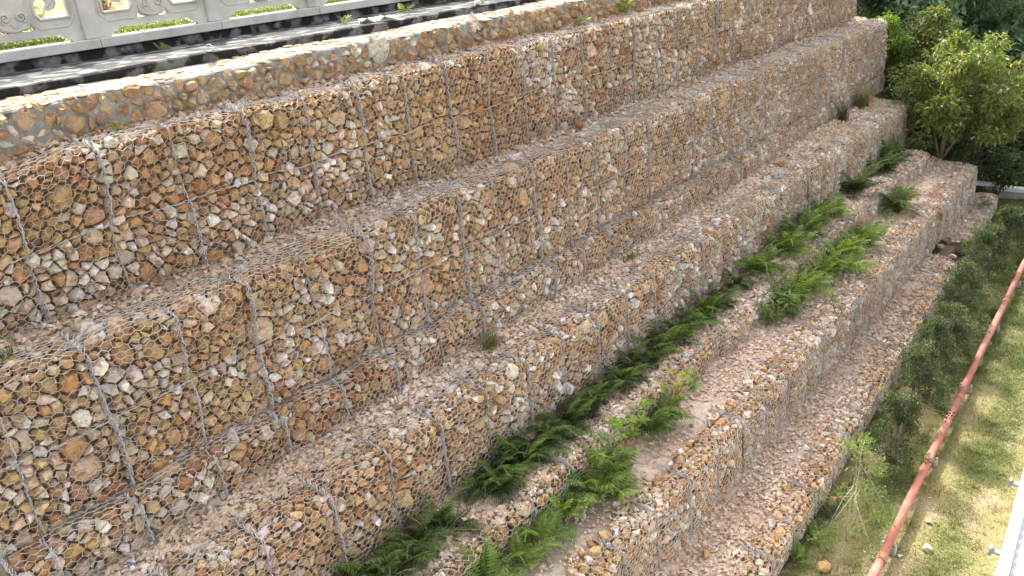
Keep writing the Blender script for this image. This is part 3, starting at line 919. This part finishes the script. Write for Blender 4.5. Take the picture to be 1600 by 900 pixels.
lower = [(6.3, 6.62, 'small green fern at the bottom edge in front of the low gravel step', FR_MID, 1.0), (6.9, 6.55, 'second green fern up from the bottom edge along the low gravel step', FR_MID, 1.0),
         (7.5, 6.55, 'arching fern over red earth, left of the big bright clump', FR_MID, .95), (8.2, 6.6, 'fern with flat bright tips at the left foot of the big clump', FR_MID + FR_LITE, 1.0),
         (8.9, 6.58, 'large bright fern clump spilling over the pinkish earth', FR_MID + FR_LITE, 1.25), (9.35, 6.5, 'dark centred fern at the right of the big bright clump', FR_DARK + FR_MID, 1.1),
         (9.0, 6.25, 'yellowish fern sprawling down the front of the big bright clump', FR_LITE + FR_MID, .95), (11.0, 6.66, 'brownish green fern left of the yellow leaved sapling', FR_DARK + FR_MID, 1.15), (11.5, 6.62, 'fine leaved fern directly under the yellow leaved sapling', FR_MID, 1.1),
         (18.6, 7.35, 'bushy fern on top of the low step behind the long leaved weeds', FR_MID, 1.2), (20.6, 6.5, 'big loose fern between the light green one and the lone feathery one', FR_MID + FR_LITE, 1.3),
         (17.2, 6.6, 'broad green fern among the long leaved weeds on the pink earth', FR_MID, 1.1), (18.2, 6.62, 'wide fern behind the long leaved weeds', FR_MID + FR_LITE, 1.2), (19.2, 6.5, 'light green fern spreading onto the pink earth', FR_LITE + FR_MID, 1.25),
         (19.9, 6.2, 'outermost light green fern reaching toward the wall edge', FR_MID + FR_LITE, 1.1), (21.7, 6.35, 'upright feathery fern standing alone on the pink earth', FR_MID, 1.2), (22.3, 6.5, 'paler feathery fern behind the one standing alone', FR_MID + FR_LITE, 1.1),
         (25.2, 6.5, 'dark based fern near the far end of the low step', FR_DARK + FR_MID, 1.2), (25.8, 6.55, 'yellow green fern above the dark based one near the far end', FR_MID + FR_LITE, 1.0)]
for k, (x, y, lb, kd, s) in enumerate(lower):
    fern((x, y, 1.92), kd, 19, lb, 'ferns on the pinkish earth tread', s * (1.35 if x < 15 else 1.6), 2 if k > 2 else 1, 5.6, -1.57, 300 + k)
small = [(4.86, 10.86, 8.62, 'tiny yellow green fern at the foot of the cobbled wall, far left', FR_LITE, .42), (17.3, 10.82, 8.66, 'bright fern tuft at the foot of the cobbled wall near the top edge', FR_LITE, .95), (15.4, 10.84, 8.64, 'thin pale fern on the cobbled wall left of the bright tuft', FR_LITE + FR_DEAD, .6),
         (7.1, 13.4, 9.33, 'small weed on the black concrete behind the white pipe', FR_MID, .35), (10.2, 12.4, 9.33, 'weed among plastic scraps on the black concrete', FR_MID + FR_DEAD, .5), (11.6, 12.3, 9.33, 'sprawling weed on the grey concrete, left of the far white pipe', FR_MID + FR_DEAD, .6),
         (22.0, 8.75, 3.95, 'small fern sprig at the wall foot beside a rust coloured stone', FR_MID, .45), (30.6, 5.0, .62, 'green sprig on the lowest step near its far end', FR_MID, .7), (12.05, 3.98, .02, 'low fern at the foot of the lowest step beside the hose', FR_MID, .7), (11.3, 3.95, .02, 'low fern at the bottom right corner foot of the lowest step', FR_MID, .75), (12.9, 4.02, .02, 'low fern in the shade past the end of the hose', FR_DARK + FR_MID, .7)]
for k, (x, y, z, lb, kd, s) in enumerate(small):
    fern((x, y, z), kd, 9, lb, 'small ferns and weeds', s, 1, 6.283, 0, 400 + k)


def crown_leaves(rng, blobs, n, lsz, cols, droop=.2, asp=.45):
    """leaves sit on the shells of many small clumps, so that light gets between them"""
    W_ = np.array([b_[3] ** 2 for b_ in blobs]); k = rng.choice(len(blobs), n, p=W_ / W_.sum())
    Bc = np.array([b_[:3] for b_ in blobs])[k]; Br = np.array([b_[3] for b_ in blobs])[k]
    u = rng.normal(0, 1, (n, 3)); u /= np.linalg.norm(u, axis=1, keepdims=True)
    rr = rng.random(n) ** .45
    P = Bc + u * (Br * rr)[:, None] * np.array([1, 1, .85])
    D = u * .7 + rng.normal(0, .55, (n, 3)) + np.array([0, 0, -droop])
    N_ = np.array([0, 0, 1.]) + rng.normal(0, .55, (n, 3))
    L = lsz * rng.uniform(.6, 1.3, n)
    ck = rng.random(n)[:, None]; tone = (rng.random(len(blobs))[k] * .55 + .45 * rng.random(n))[:, None]
    c = cols[0] * (1 - tone) + cols[1] * tone
    c = np.where(ck < .06, cols[2], c) * rng.uniform(.8, 1.2, (n, 1))
    return P, D, N_, L, L * asp * rng.uniform(.8, 1.2, n), c


def limb_pts(p0, p1, rng, bend=.1, n=5):
    p0, p1 = np.array(p0), np.array(p1); L = np.linalg.norm(p1 - p0)
    o = rng.normal(0, bend * L, 3)
    return [tuple(p0 + (p1 - p0) * q + o * math.sin(q * math.pi) * .5) for q in np.linspace(0, 1, n)]


def tree(name, loc, stems, blobs, nleaf, lsz, cols, label, cat, group=None, seed=0, bark=None, r0=.05, droop=.2, asp=.45, mat=None, parts=True):
    rng = np.random.default_rng(seed)
    root = empty(name, loc)
    tag(root, label, cat, group)
    b_ = MB()
    for s in stems:
        pts = limb_pts((0, 0, -.05), s, rng, .08, 6) if not isinstance(s[0], tuple) else list(s)
        b_.tube(pts, list(np.linspace(r0, r0 * .35, len(pts))), 6)
    for bl_ in blobs[::max(1, len(blobs) // 26)]:        # limbs out to the clumps
        s = stems[rng.integers(len(stems))]
        q = rng.uniform(.4, .85)
        st = tuple(np.array(s) * q)
        b_.tube(limb_pts(st, bl_[:3], rng, .1, 4), list(np.linspace(r0 * .42, r0 * .12, 4)), 5)
    b_.build('trunk', bark or M_BARK, root, smooth=True)
    put('crown', leaves_mesh('crown', *crown_leaves(rng, blobs, nleaf, lsz, cols, droop, asp), mat or M_LEAF), root)
    return root


def blob_cloud(rng, fn, n, r):
    return [tuple(fn(rng)) + (r * rng.uniform(.6, 1.3),) for _ in range(n)]


# row of garden shrubs on the grass
G1 = [np.array([.042, .064, .034]), np.array([.095, .125, .055]), np.array([.24, .27, .10])]
shr = [(12.25, 3.42, 1.9, .50, 'spindly light green sapling with a pale trunk, nearest of the row beside the red pipe', 1250), (14.6, 3.35, 2.0, .52, 'dark dense shrub just behind the spindly light green sapling', 4200),
       (16.3, 3.42, 1.9, .52, 'broad shrub with a bare pale stake in it, behind the dark dense one', 3600), (18.0, 3.5, 2.0, .55, 'bushy shrub in the middle of the row, opposite a pipe joint', 4400), (19.6, 3.6, 1.8, .5, 'dark green shrub whose branch tips stick out toward the pipe', 3800),
       (21.4, 3.72, 1.9, .55, 'shrub with yellowish tips hiding the foot of the torn black sheet', 4000), (23.6, 3.85, 2.0, .6, 'shrub standing in front of the torn black sheet', 4200), (25.7, 3.8, 1.6, .55, 'tall shrub just beyond the torn black sheet', 3800),
       (27.7, 3.75, 1.35, .5, 'second farthest shrub of the row on the bright grass', 3400), (29.6, 3.7, 1.0, .38, 'farthest shrub of the row, near the end of the lowest step', 2600)]
for k, (x, y, h, rad, lb, nl) in enumerate(shr):
    rg = np.random.default_rng(600 + k)
    first = k == 0
    lx = .55 if first else rg.uniform(.05, .45); h = h if first else h * rg.uniform(.9, 1.18)
    def fn(rg, h=h, rad=rad, lx=lx):
        q = rg.random() ** .8
        a = rg.uniform(0, 6.28); rr = rad * 1.45 * (1 - q * .72) * math.sqrt(rg.random()) * 1.05
        return (lx * q * h * .6 + rr * math.cos(a), rr * math.sin(a), (.12 if rad > .5 else .25) + q * (h - .25))
    bl_ = blob_cloud(rg, fn, int(rg.integers(44, 64)) if not first else 24, .125 if not first else .16)
    cols = [np.array([.10, .15, .045]), np.array([.20, .27, .08]), np.array([.3, .33, .1])] if first else G1
    stems = [(lx * h * .6, 0, h * .96)] if first else [(lx * h * .6, 0, h * .9), (.15, .12, h * .7), (-.1, -.14, h * .75)]
    tree('shrub', (x, y, 0), stems, bl_, int(nl * 1.6), .062, cols, lb, 'shrub', 'row of shrubs along the red pipe', 620 + k, M_PALEBARK if first else M_BARK, .018, -.25, .38)

# the tree at the far end of the terrace, the bushes behind it
rg = np.random.default_rng(41)
def dome(rg):
    u = rg.normal(0, 1, 3); u /= np.linalg.norm(u); u[2] = u[2] if u[2] > -.85 else -u[2]
    q = rg.random() ** .4
    return (u[0] * 1.9 * q + .3, u[1] * 2.2 * q - .35, 2.2 + u[2] * 2.15 * q)
tree('tree', (31.7, 6.75, 1.85), [(-.3, .5, 3.4), (.5, -.9, 3.3), (.1, .1, 3.9), (.3, -.4, 3.6), (-.2, .9, 2.8), (.6, -1.3, 2.6)], blob_cloud(rg, dome, 120, .34), 9500, .20,
     [np.array([.075, .112, .036]), np.array([.20, .24, .06]), np.array([.36, .31, .10])], 'leafy many stemmed tree growing out of the far end of the terrace', 'tree', None, 642, M_BARK, .055, .55, .42)
def bushdome(a, b_, c, z):
    def f_(rg):
        u = rg.normal(0, 1, 3); u /= np.linalg.norm(u); q = rg.random() ** .4
        return (u[0] * a * q, u[1] * b_ * q, z + u[2] * c * q)
    return f_
tree('bush', (34.6, 9.7, 4.0), [(0, .2, 2.0), (.3, -.2, 2.2), (-.2, .5, 1.8)], blob_cloud(rg, bushdome(.8, .85, 1.2, 1.5), 46, .3), 3600, .16, [np.array([.09, .16, .03]), np.array([.21, .31, .045]), np.array([.28, .33, .05])], 'bright yellow green bush right behind the squared wall end', 'bush', None, 643, M_BARK, .03)
tree('bush', (35.3, 8.4, 3.2), [(0, .2, 2.8), (.3, -.4, 3.4), (-.2, .5, 2.5)], blob_cloud(rg, bushdome(.9, 1.0, 1.8, 2.0), 60, .33), 5600, .17, [np.array([.07, .105, .035]), np.array([.17, .20, .055]), np.array([.24, .15, .06])], 'tall thin brownish green bush between the wall end and the tree', 'bush', None, 644, M_BARK, .035, .35)
for k, (x, y, z, sc_, lb) in enumerate([(34.9, 4.4, .0, .62, 'low yellow green bush against the white capped wall'), (34.6, 3.2, 0., .6, 'low bush at the right edge by the white capped wall'), (33.2, 2.75, 0., .4, 'small dark bush in front of the white capped wall at the right edge'),
                                       (33.4, 7.6, 2.2, .8, 'shaded bush behind the many stems of the leafy tree'), (33.6, 8.8, 3.0, .7, 'shaded shrub left of the leafy tree, past the fourth wall end'), (36.5, 5.6, .3, 1.2, 'dark bush behind the leafy tree on its right'), (37.5, 3.6, .0, 1.2, 'dark bush beyond the white capped wall'), (33.0, 6.2, 1.3, 1.15, 'bushy undergrowth around the stems of the leafy tree'), (33.6, 5.0, .4, 1.05, 'dark bush under the right side of the leafy tree')]):
    tree('bush', (x, y, z), [(0, .1, 1.2 * sc_ * 1.4), (.2, -.2, 1.1 * sc_ * 1.4)], blob_cloud(rg, bushdome(.75 * sc_, .85 * sc_, .8 * sc_, .85 * sc_), 26, .28 * sc_ ** .5), 1800, .14, [np.array([.06, .10, .03]), np.array([.16, .22, .05]), np.array([.26, .30, .06])] if k < 2 else G1, lb, 'bush', None, 650 + k, M_BARK, .025)

# undergrowth over the open slope beyond the wall ends
rg = np.random.default_rng(78)
n = 30000
ux = 33 + 30 * rg.random(n) ** 1.6; uy = rg.uniform(5.0, 22, n)
ok = ~((ux < 33.9) & (uy > 14)); ux, uy = ux[ok], uy[ok]; n = len(ux)
ht = .55 * vn(ux * .8, uy * .8, 44)
P = np.stack([ux, uy, hill_z(ux, uy) + ht * rg.random(n) + .06], 1)
tn = rg.random((n, 1))
uc = (np.array([.04, .065, .028]) * (1 - tn) + np.array([.12, .165, .055]) * tn) * rg.uniform(.7, 1.3, (n, 1))
L = rg.uniform(.12, .26, n) * (1 + (ux - 33) * .03)
tag(put('undergrowth', leaves_mesh('undergrowth', P, rg.normal(0, 1, (n, 3)) + np.array([0, 0, .3]), np.array([0, 0, 1.]) + rg.normal(0, .5, (n, 3)), L, L * .45, uc, M_LEAF)), kind='stuff')

# far wood: one mass of crowns over the valley side
rg = np.random.default_rng(9)
parts_ = []
VV, FF, TT = [], [], []
o = 0
for k in range(190):
    x = rg.uniform(41, 118); y = -14 + rg.random() * 62
    if k < 70: x = rg.uniform(37, 54); y = rg.uniform(-4, 17)
    z0 = float(hill_z(np.array(x), np.array(y))) ; rad = rg.uniform(2.2, 4.2); hh = rg.uniform(4.0, 8.5) + .03 * (x - 40)
    if k < 70: hh *= .55; rad *= .62
    nb_ = 14
    bl_ = []
    for q in range(nb_):
        u = rg.normal(0, 1, 3); u /= np.linalg.norm(u)
        bl_.append((x + u[0] * rad * .8, y + u[1] * rad * .8, z0 + hh * .62 + u[2] * hh * .38, rad * rg.uniform(.28, .5)))
    tone = rg.uniform(.7, 1.25)
    P, D, N_, L, W_, c = crown_leaves(rg, bl_, 1700, .31, [np.array([.11, .165, .105]) * tone, np.array([.20, .275, .155]) * tone, np.array([.24, .30, .15]) * tone], .3, .55)
    parts_.append((P, D, N_, L, W_, c))
P, D, N_, L, W_, c = [np.concatenate([p[i] for p in parts_]) for i in range(6)]
tag(put('forest', leaves_mesh('forest', P, D, N_, L, W_, c, M_FOREST)), kind='stuff')

# broad leaved young plants on the treads
def weed(loc, n, L, col, label, seed, h=.35, cat='plant', group='young broad leaved plants', w=.28, up_=.2):
    rng = np.random.default_rng(seed)
    root = empty('young_plant', loc); tag(root, label, cat, group)
    b_ = MB(); tips = []
    for s in range(max(2, n // 9)):
        a = rng.uniform(0, 6.28); e = (h * .62 * math.cos(a), h * .5 * math.sin(a), h * rng.uniform(.7, 1.1))
        pts = limb_pts((0, 0, -.03), e, rng, .06, 5); b_.tube(pts, list(np.linspace(.007, .003, 5)), 5); tips.append(pts)
    b_.build('stem', M_BARK, root)
    for k in range(n):
        pts = tips[k % len(tips)]; p = np.array(pts[1 + rng.integers(4)]) if k % 3 else np.array(pts[-1])
        a = rng.uniform(0, 6.28); D = np.array([[math.cos(a), math.sin(a), up_ + rng.normal(0, .3)]])
        c = np.array(col) * rng.uniform(.75, 1.25)
        put('leaf', leaves_mesh('leaf', p[None], D, np.array([[0, 0, 1.]]), np.array([L * rng.uniform(.7, 1.2)]), np.array([L * w]), c[None], M_LEAF), root)


weed((10.35, 6.7, 2.15), 110, .19, (.21, .31, .045), 'bright lime green sapling rising over the big fern clump', 701, .55)
weed((9.5, 6.55, 2.1), 90, .18, (.19, .28, .045), 'second lime green sapling, just left of the first on the fern clump', 702, .5)
weed((11.95, 6.72, 2.1), 80, .18, (.33, .38, .06), 'yellow leaved sapling above the fine ferns in the middle', 703, .55)
weed((12.85, 6.75, 1.9), 34, .24, (.15, .33, .035), 'single bright green seedling against the low step, right of the yellow leaved sapling', 704, .4)
weed((15.1, 7.05, 1.9), 16, .14, (.12, .24, .03), 'small green seedling at the foot of the low step, left of the long leaved weeds', 705, .25)
weed((16.4, 6.55, 1.9), 100, .28, (.125, .195, .045), 'large long leaved weed on the pink earth, nearest of its clump', 706, .6, w=.24, up_=-.1)
weed((16.9, 6.3, 1.9), 70, .26, (.115, .18, .045), 'long leaved weed at the right side of the clump on the pink earth', 707, .5, w=.24, up_=-.1)
weed((17.6, 5.52, 1.85), 30, .13, (.10, .15, .05), 'straggly weed hanging over the pink earth wall edge', 708, .4, w=.3, up_=-.4)
weed((24.2, 6.2, 1.9), 16, .17, (.12, .28, .03), 'little bright seedling below the dark based fern', 709, .25)
weed((8.9, 8.5, 3.95), 10, .10, (.16, .26, .05), 'tiny seedling on the gravel at the low rounded course', 710, .15)
weed((3.35, 8.85, 3.97), 8, .07, (.12, .2, .04), 'tiny seedling in the earth at the lower left wall foot', 711, .12)
weed((6.4, 14.02, 9.36), 8, .08, (.35, .36, .05), 'small yellow flowered weed under the balustrade coping', 712, .12)


def tuft(loc, n, L, col, label, seed, lean=.9):
    r_ = np.random.default_rng(seed)
    P = np.stack([r_.normal(0, .09, n), r_.normal(0, .07, n), np.zeros(n)], 1)
    c = np.array(col) * r_.uniform(.65, 1.35, (n, 1))
    me_ = blades_mesh('grass_tuft', P, L * r_.uniform(.5, 1.15, n), np.full(n, .006), r_.uniform(0, 6.28, n), r_.uniform(.2, lean, n), c, M_LEAF, 4)
    o = put('grass_tuft', me_, None, loc); tag(o, label, 'grass tuft', 'tall grass tufts on the terraces')


tuft((27.8, 9.0, 3.95), 200, .85, (.10, .105, .05), 'dark grass tuft at the wall foot, left of the straw coloured one', 801)
tuft((30.2, 9.05, 3.95), 150, 1.0, (.30, .24, .11), 'straw coloured tall grass at the foot of the squared wall end', 802, 1.3)
tuft((29.8, 9.1, 3.95), 160, .9, (.11, .14, .05), 'green grass behind the straw coloured tall grass', 803)
tuft((29.4, 7.6, 2.46), 220, 1.1, (.075, .085, .04), 'big dark grass clump at the far end under the third tread', 804)
tuft((28.3, 7.62, 2.46), 160, .95, (.11, .14, .055), 'greyish grass leaning on the wall, left of the big dark clump', 805)
tuft((9.3, 8.82, 3.95), 120, .38, (.17, .17, .075), 'dry grass under the bulging low course, where it meets the gravel', 806, 1.2)
tuft((13.9, 8.8, 3.95), 60, .25, (.15, .17, .07), 'small grass tuft further along under the low course', 807, 1.2)
tuft((5.3, 7.35, 2.46), 12, .65, (.36, .31, .19), 'pale dead grass stalks sticking out of the nearest dark ferns', 808, 1.4)
tuft((6.3, 7.4, 2.46), 12, .65, (.36, .31, .19), 'pale dead grass stalks between two dark ferns under the lacing seam', 809, 1.5)
tuft((25.2, 6.4, 1.9), 60, .7, (.07, .05, .035), 'dead brown stalks inside the dark based fern', 810, .9)
tuft((2.5, 9.98, 6.6), 40, .2, (.14, .18, .06), 'small green grass tuft at the left edge below the topmost wall', 811, 1.2)


# ------------------------------------------------------------------ pipes, hose, building edge, wall at the end, loose things
def pipe_y(x): return 2.72 + .0235 * (x - 11.7)


pr_ = empty('red_pipe', (11.7, 2.72, 0)); tag(pr_, 'long red painted pipe lying on blocks along the grass', 'pipe')
cuts = [6.0, 11.9, 17.9, 23.7, 29.6, 33.4]
for a, b_ in zip(cuts[:-1], cuts[1:]):
    m_ = MB(); m_.tube([(a + .02, pipe_y(a), .235), ((a + b_) / 2, pipe_y((a + b_) / 2) + .01, .232), (b_ - .02, pipe_y(b_), .235)], .074, 18)
    m_.build('pipe_length', M_RED, pr_, True)
for x in cuts[1:-1]:
    m_ = MB(); m_.tube([(x - .09, pipe_y(x - .09), .235), (x + .09, pipe_y(x + .09), .235)], .086, 18)
    m_.build('coupling', M_RED, pr_)
for o in pr_.children: o.location = (-11.7, -2.72, 0)
sup = [(12.4, 'concrete block under the red pipe near the bottom edge'), (15.4, 'grey block under the red pipe beside the bare yellow grass'), (18.7, 'block under the red pipe beside the middle shrub'), (22.1, 'pale block under the red pipe past the middle shrub'), (25.4, 'far block under the red pipe by the bright grass'), (28.6, 'farthest block under the red pipe')]
for x, lb in sup:
    y = pipe_y(x)
    rt = empty('support_block', (x, y, 0)); tag(rt, lb, 'support block', 'blocks carrying the red pipe')
    m_ = MB(); m_.box(-.06, .06, -.12, .12, -.03, .149, .012); m_.build('block', M_CONC, rt)
    for s in (-1, 1):
        m_ = MB(); m_.box(-.035, .035, s * .10 - .018, s * .10 + .018, .1495, .19, .006); m_.build('cheek', M_CONC, rt)
hose_p = [(11.0, 4.06, .05), (12.2, 3.98, .03), (13.0, 3.86, .03), (13.9, 3.88, .025), (15.2, 4.02, .03), (16.6, 4.12, .02), (18.2, 4.2, .03), (20, 4.3, .03), (21.8, 4.36, .025)]
m_ = MB(); hp = []
for i in range(len(hose_p) - 1):
    for q in range(5): hp.append(tuple(np.array(hose_p[i]) * (1 - q / 5) + np.array(hose_p[i + 1]) * q / 5 + np.array([0, .03 * math.sin(i * 5 + q * .9), 0])))
m_.tube(hp, .02, 7); tag(m_.build('hose', M_HOSE, None, True), 'thin black hose lying along the foot of the lowest step', 'hose')

# building edge below right: white gutter, ribbed roof
bd = empty('building', (12, .85, 0)); tag(bd, 'white edged ribbed metal roof in the lower right corner', 'building')
A0, B0 = (5., .655, 2.9), (12.55, .975, 2.9)
ex = (B0[1] - A0[1]) / (B0[0] - A0[0])
def ry(x): return A0[1] + ex * (x - A0[0])
def slab(x0, x1, d0, d1, z0, z1):
    m_ = MB(); m_.add([(x0, ry(x0) - d0, z0), (x1, ry(x1) - d0, z0), (x1, ry(x1) - d1, z0), (x0, ry(x0) - d1, z0), (x0, ry(x0) - d0, z1), (x1, ry(x1) - d0, z1), (x1, ry(x1) - d1, z1), (x0, ry(x0) - d1, z1)],
                      [(0, 1, 2, 3), (7, 6, 5, 4), (4, 5, 1, 0), (5, 6, 2, 1), (6, 7, 3, 2), (7, 4, 0, 3)]); return m_
slab(-4, 16, 0, .13, 2.74, 2.9).build('gutter', M_WHITE, bd)
slab(-3.9, 15.9, .16, 6, 0, 2.7).build('wall', M_WHITE, bd)
m_ = MB(); v = []; f = []; xs_ = np.arange(-4, 16.01, .05)
for i, x in enumerate(xs_):
    z = 2.80 + (.028 if (i % 4) in (1, 2) else 0)
    v += [(x, ry(x) - .135, z), (x, ry(x) - 6, z + .5)]
f = [(2 * i, 2 * i + 2, 2 * i + 3, 2 * i + 1)[::-1] for i in range(len(xs_) - 1)]
n0 = len(v); v += [(x, y, z - .04) for x, y, z in v]
f += [tuple(n0 + k for k in q[::-1]) for q in f]
m_.add(v, f); m_.build('roof', M_ROOF, bd)
for x in (9.75, 11.35, 8.1):
    m_ = MB(); y = ry(x); m_.box(x - .04, x + .04, y + .001, y + .10, 2.80, 2.83); m_.box(x - .045, x + .045, y + .10, y + .13, 2.76, 2.87); m_.build('bracket', M_GREY, bd)
for o in bd.children: o.location = (-12, -.85, 0)

# white capped wall closing the lower ground
ww = empty('boundary_wall', (33.9, 4.2, 0)); tag(ww, 'low grey wall with a white cap at the far end of the grass', 'wall')
m_ = MB(); m_.box(33.82, 34.0, -6, 5.5, -.1, .30); m_.build('wall', M_CONC, ww)
m_ = MB(); m_.box(33.76, 34.08, -6, 5.5, .301, .45, .01); m_.build('cap', M_WHITE, ww)
for o in ww.children: o.location = (-33.9, -4.2, 0)
m_ = MB(); m_.box(33.3, 33.65, 5.1, 5.8, .56, .66, .02); tag(m_.build('concrete_slab', M_WHITE), 'small white slab beside the end of the white capped wall', 'slab')

# torn sheet and the gap in the lowest step
v = []; f = []
nu, nv = 9, 8
for i in range(nu):
    for j in range(nv):
        q = j / (nv - 1)
        x = 25.45 + 1.8 * i / (nu - 1); yf = 4.06 + .036 * (x - 10)
        v.append((x + .05 * math.sin(j * 2.1), yf + .85 - .85 * q ** 1.6 + .06 * math.sin(i * 1.9 + j), .66 - .62 * q + .05 * math.sin(i * 1.3 + j * 1.7)))
f = [(i * nv + j, i * nv + j + 1, (i + 1) * nv + j + 1, (i + 1) * nv + j) for i in range(nu - 1) for j in range(nv - 1)]
n0 = len(v); v += [(x, y + .004, z - .006) for x, y, z in v]; f += [tuple(n0 + k for k in q[::-1]) for q in f]
m_ = MB(); m_.add(v, f); tag(m_.build('black_sheet', M_SHEET, None, True), 'torn black plastic sheet showing in the gap of the lowest step', 'sheet')
# earth behind the gap
m_ = MB(); m_.box(25.3, 27.3, 5.0, 5.5, -.05, .42, .05); tag(m_.build('earth_bank', grain_mat('dark_earth', base=(.17, .12, .08), rough=1, bump=.8)), kind='structure')

# drain pipes on the apron
def drain(x, y, z, az, lb, L=.24, r=.055, pitch=-.06):
    m_ = MB(); n = 16; v = []; f = []
    for k, (q, rr) in enumerate([(0, r), (L, r), (L, r * .88), (0, r * .88)]):
        for i in range(n): v.append((rr * math.cos(6.283 * i / n), -q, rr * math.sin(6.283 * i / n)))
    for k in range(4):
        for i in range(n):
            j = (i + 1) % n; f.append((k * n + i, k * n + j, ((k + 1) % 4) * n + j, ((k + 1) % 4) * n + i))
    m_.add(v, f); o = m_.build('drain_pipe', M_PVC, None, True); o.location = (x, y, z); o.rotation_euler = (pitch, 0, az)
    tag(o, lb, 'drain pipe', 'white drain pipes on the concrete')
drain(6.95, 11.75, 9.395, -.55, 'white plastic drain pipe poking over the cobbled wall, left one')
drain(13.15, 11.75, 9.395, -.35, 'white plastic drain pipe poking over the cobbled wall, the one nearer the top middle')
# crumpled white scrap
m_ = MB(); v = []; f = []
for i in range(7):
    for j in range(4): v.append((.11 * i, .10 * j + .03 * math.sin(i * 2.), .05 + .045 * math.sin(i * 1.9 + j * 2.3)))
f = [(i * 4 + j, i * 4 + 4 + j, i * 4 + 5 + j, i * 4 + 1 + j) for i in range(6) for j in range(3)]
n0 = len(v); v += [(x, y, z - .008) for x, y, z in v]; f += [tuple(n0 + k for k in q[::-1]) for q in f]
m_.add(v, f); o = m_.build('plastic_scrap', M_PVC); o.location = (10.2, 11.95, 9.34); o.rotation_euler = (0, 0, -.5); tag(o, 'crumpled white plastic scrap lying on the black concrete', 'scrap')


def boulder(name, loc, sz, col, label, cat, seed, group=None):
    r_ = np.random.default_rng(seed)
    import bmesh
    bm = bmesh.new(); pts = r_.normal(0, 1, (16, 3)); pts /= np.linalg.norm(pts, axis=1, keepdims=True)
    for p in pts * r_.uniform(.8, 1.1, (16, 1)) * np.array(sz): bm.verts.new(p)
    bmesh.ops.convex_hull(bm, input=bm.verts)
    for vv in [v_ for v_ in bm.verts if not v_.link_faces]: bm.verts.remove(vv)
    me_ = bpy.data.meshes.new(name); bm.to_mesh(me_); bm.free()
    a = me_.attributes.new('tint', 'FLOAT_COLOR', 'POINT')
    cc = np.ones((len(me_.vertices), 4), np.float32); cc[:, :3] = col; a.data.foreach_set('color', cc.ravel())
    me_.materials.append(M_STONE)
    o = put(name, me_, None, loc); tag(o, label, cat, group); return o


boulder('boulder', (14.35, 10.22, 6.72), (.13, .11, .13), (.30, .12, .06), 'rust red stone sitting at the foot of the topmost wall', 'stone', 1)
boulder('boulder', (12.78, 2.2, .04), (.12, .09, .08), (.42, .38, .31), 'pale stone alone on the grass near the red pipe', 'stone', 2)
boulder('boulder', (11.4, 3.5, .05), (.16, .12, .10), (.42, .28, .13), 'ochre stone on the shaded grass at the bottom edge', 'stone', 3)
boulder('boulder', (13.2, 4.0, .04), (.17, .07, .06), (.45, .20, .10), 'orange broken brick beside the low ferns', 'brick', 4)
boulder('boulder', (13.55, 2.38, .03), (.07, .06, .04), (.40, .37, .32), 'little whitish stone just right of the red pipe', 'stone', 6)
boulder('boulder', (12.4, 2.55, .03), (.08, .05, .05), (.5, .48, .44), 'grey stone touching the red pipe near the bottom edge', 'stone', 7)
boulder('boulder', (21.9, 8.75, 4.0), (.11, .09, .12), (.36, .14, .06), 'rust coloured stone beside the small fern sprig', 'stone', 8)
boulder('boulder', (3.35, 10.0, 6.68), (.17, .10, .08), (.56, .48, .36), 'flat pale stone lying loose at the foot of the topmost wall', 'stone', 9)
boulder('boulder', (10.0, 5.05, .60), (.12, .09, .08), (.42, .24, .11), 'loose orange stone against the foot of the pink earth wall', 'stone', 10)
for k, (x, y, z, lb) in enumerate([(26.3, 5.3, .60, 'collapsed ochre stone above the torn black sheet'), (25.4, 4.75, .66, 'loose orange stone on the broken edge by the torn black sheet')]):
    boulder('boulder', (x, y, z), (.15, .12, .09), (.45, .30, .17), lb, 'stone', 20 + k)
# small bottle
bt = empty('plastic_bottle', (2.66, 8.8, 3.97)); tag(bt, 'small clear plastic bottle with a blue label lying on the gravel at the lower left', 'bottle')
bt.rotation_euler = (R(86), 0, 2.6)
m_ = MB(); m_.tube([(0, 0, 0), (0, 0, .012), (0, 0, .14), (0, 0, .17), (0, 0, .19)], [.024, .03, .03, .014, .012], 12); m_.build('body', M_PVC, bt, True)
m_ = MB(); m_.tube([(0, 0, .05), (0, 0, .10)], .0312, 12); m_.build('label_band', grain_mat('blue_film', base=(.08, .16, .36), rough=.4, bump=0), bt, True)
m_ = MB(); m_.tube([(0, 0, .1905), (0, 0, .21)], .0145, 10); m_.build('cap', M_WHITE, bt, True)

# flowers behind the balustrade
for k, (x, y, col, lb) in enumerate([(5.15, 15.3, (.55, .13, .06), 'orange red flowering plant behind the first balustrade panel'), (6.0, 15.6, (.62, .60, .55), 'white flowered plant behind the right opening of the first panel'), (7.6, 16.2, (.55, .30, .28), 'pink flowered plant behind the second balustrade panel')]):
    rg = np.random.default_rng(900 + k)
    tree('flowering_plant', (x, y, 9.64), [(0, 0, .4), (.15, .1, .4), (-.15, 0, .4)], blob_cloud(rg, bushdome(.4, .3, .25, .45), 16, .14), 700, .07, [np.array([.06, .12, .03]), np.array(col), np.array(col)], lb, 'flowering plant', None, 910 + k, M_BARK, .012, .0, .7)
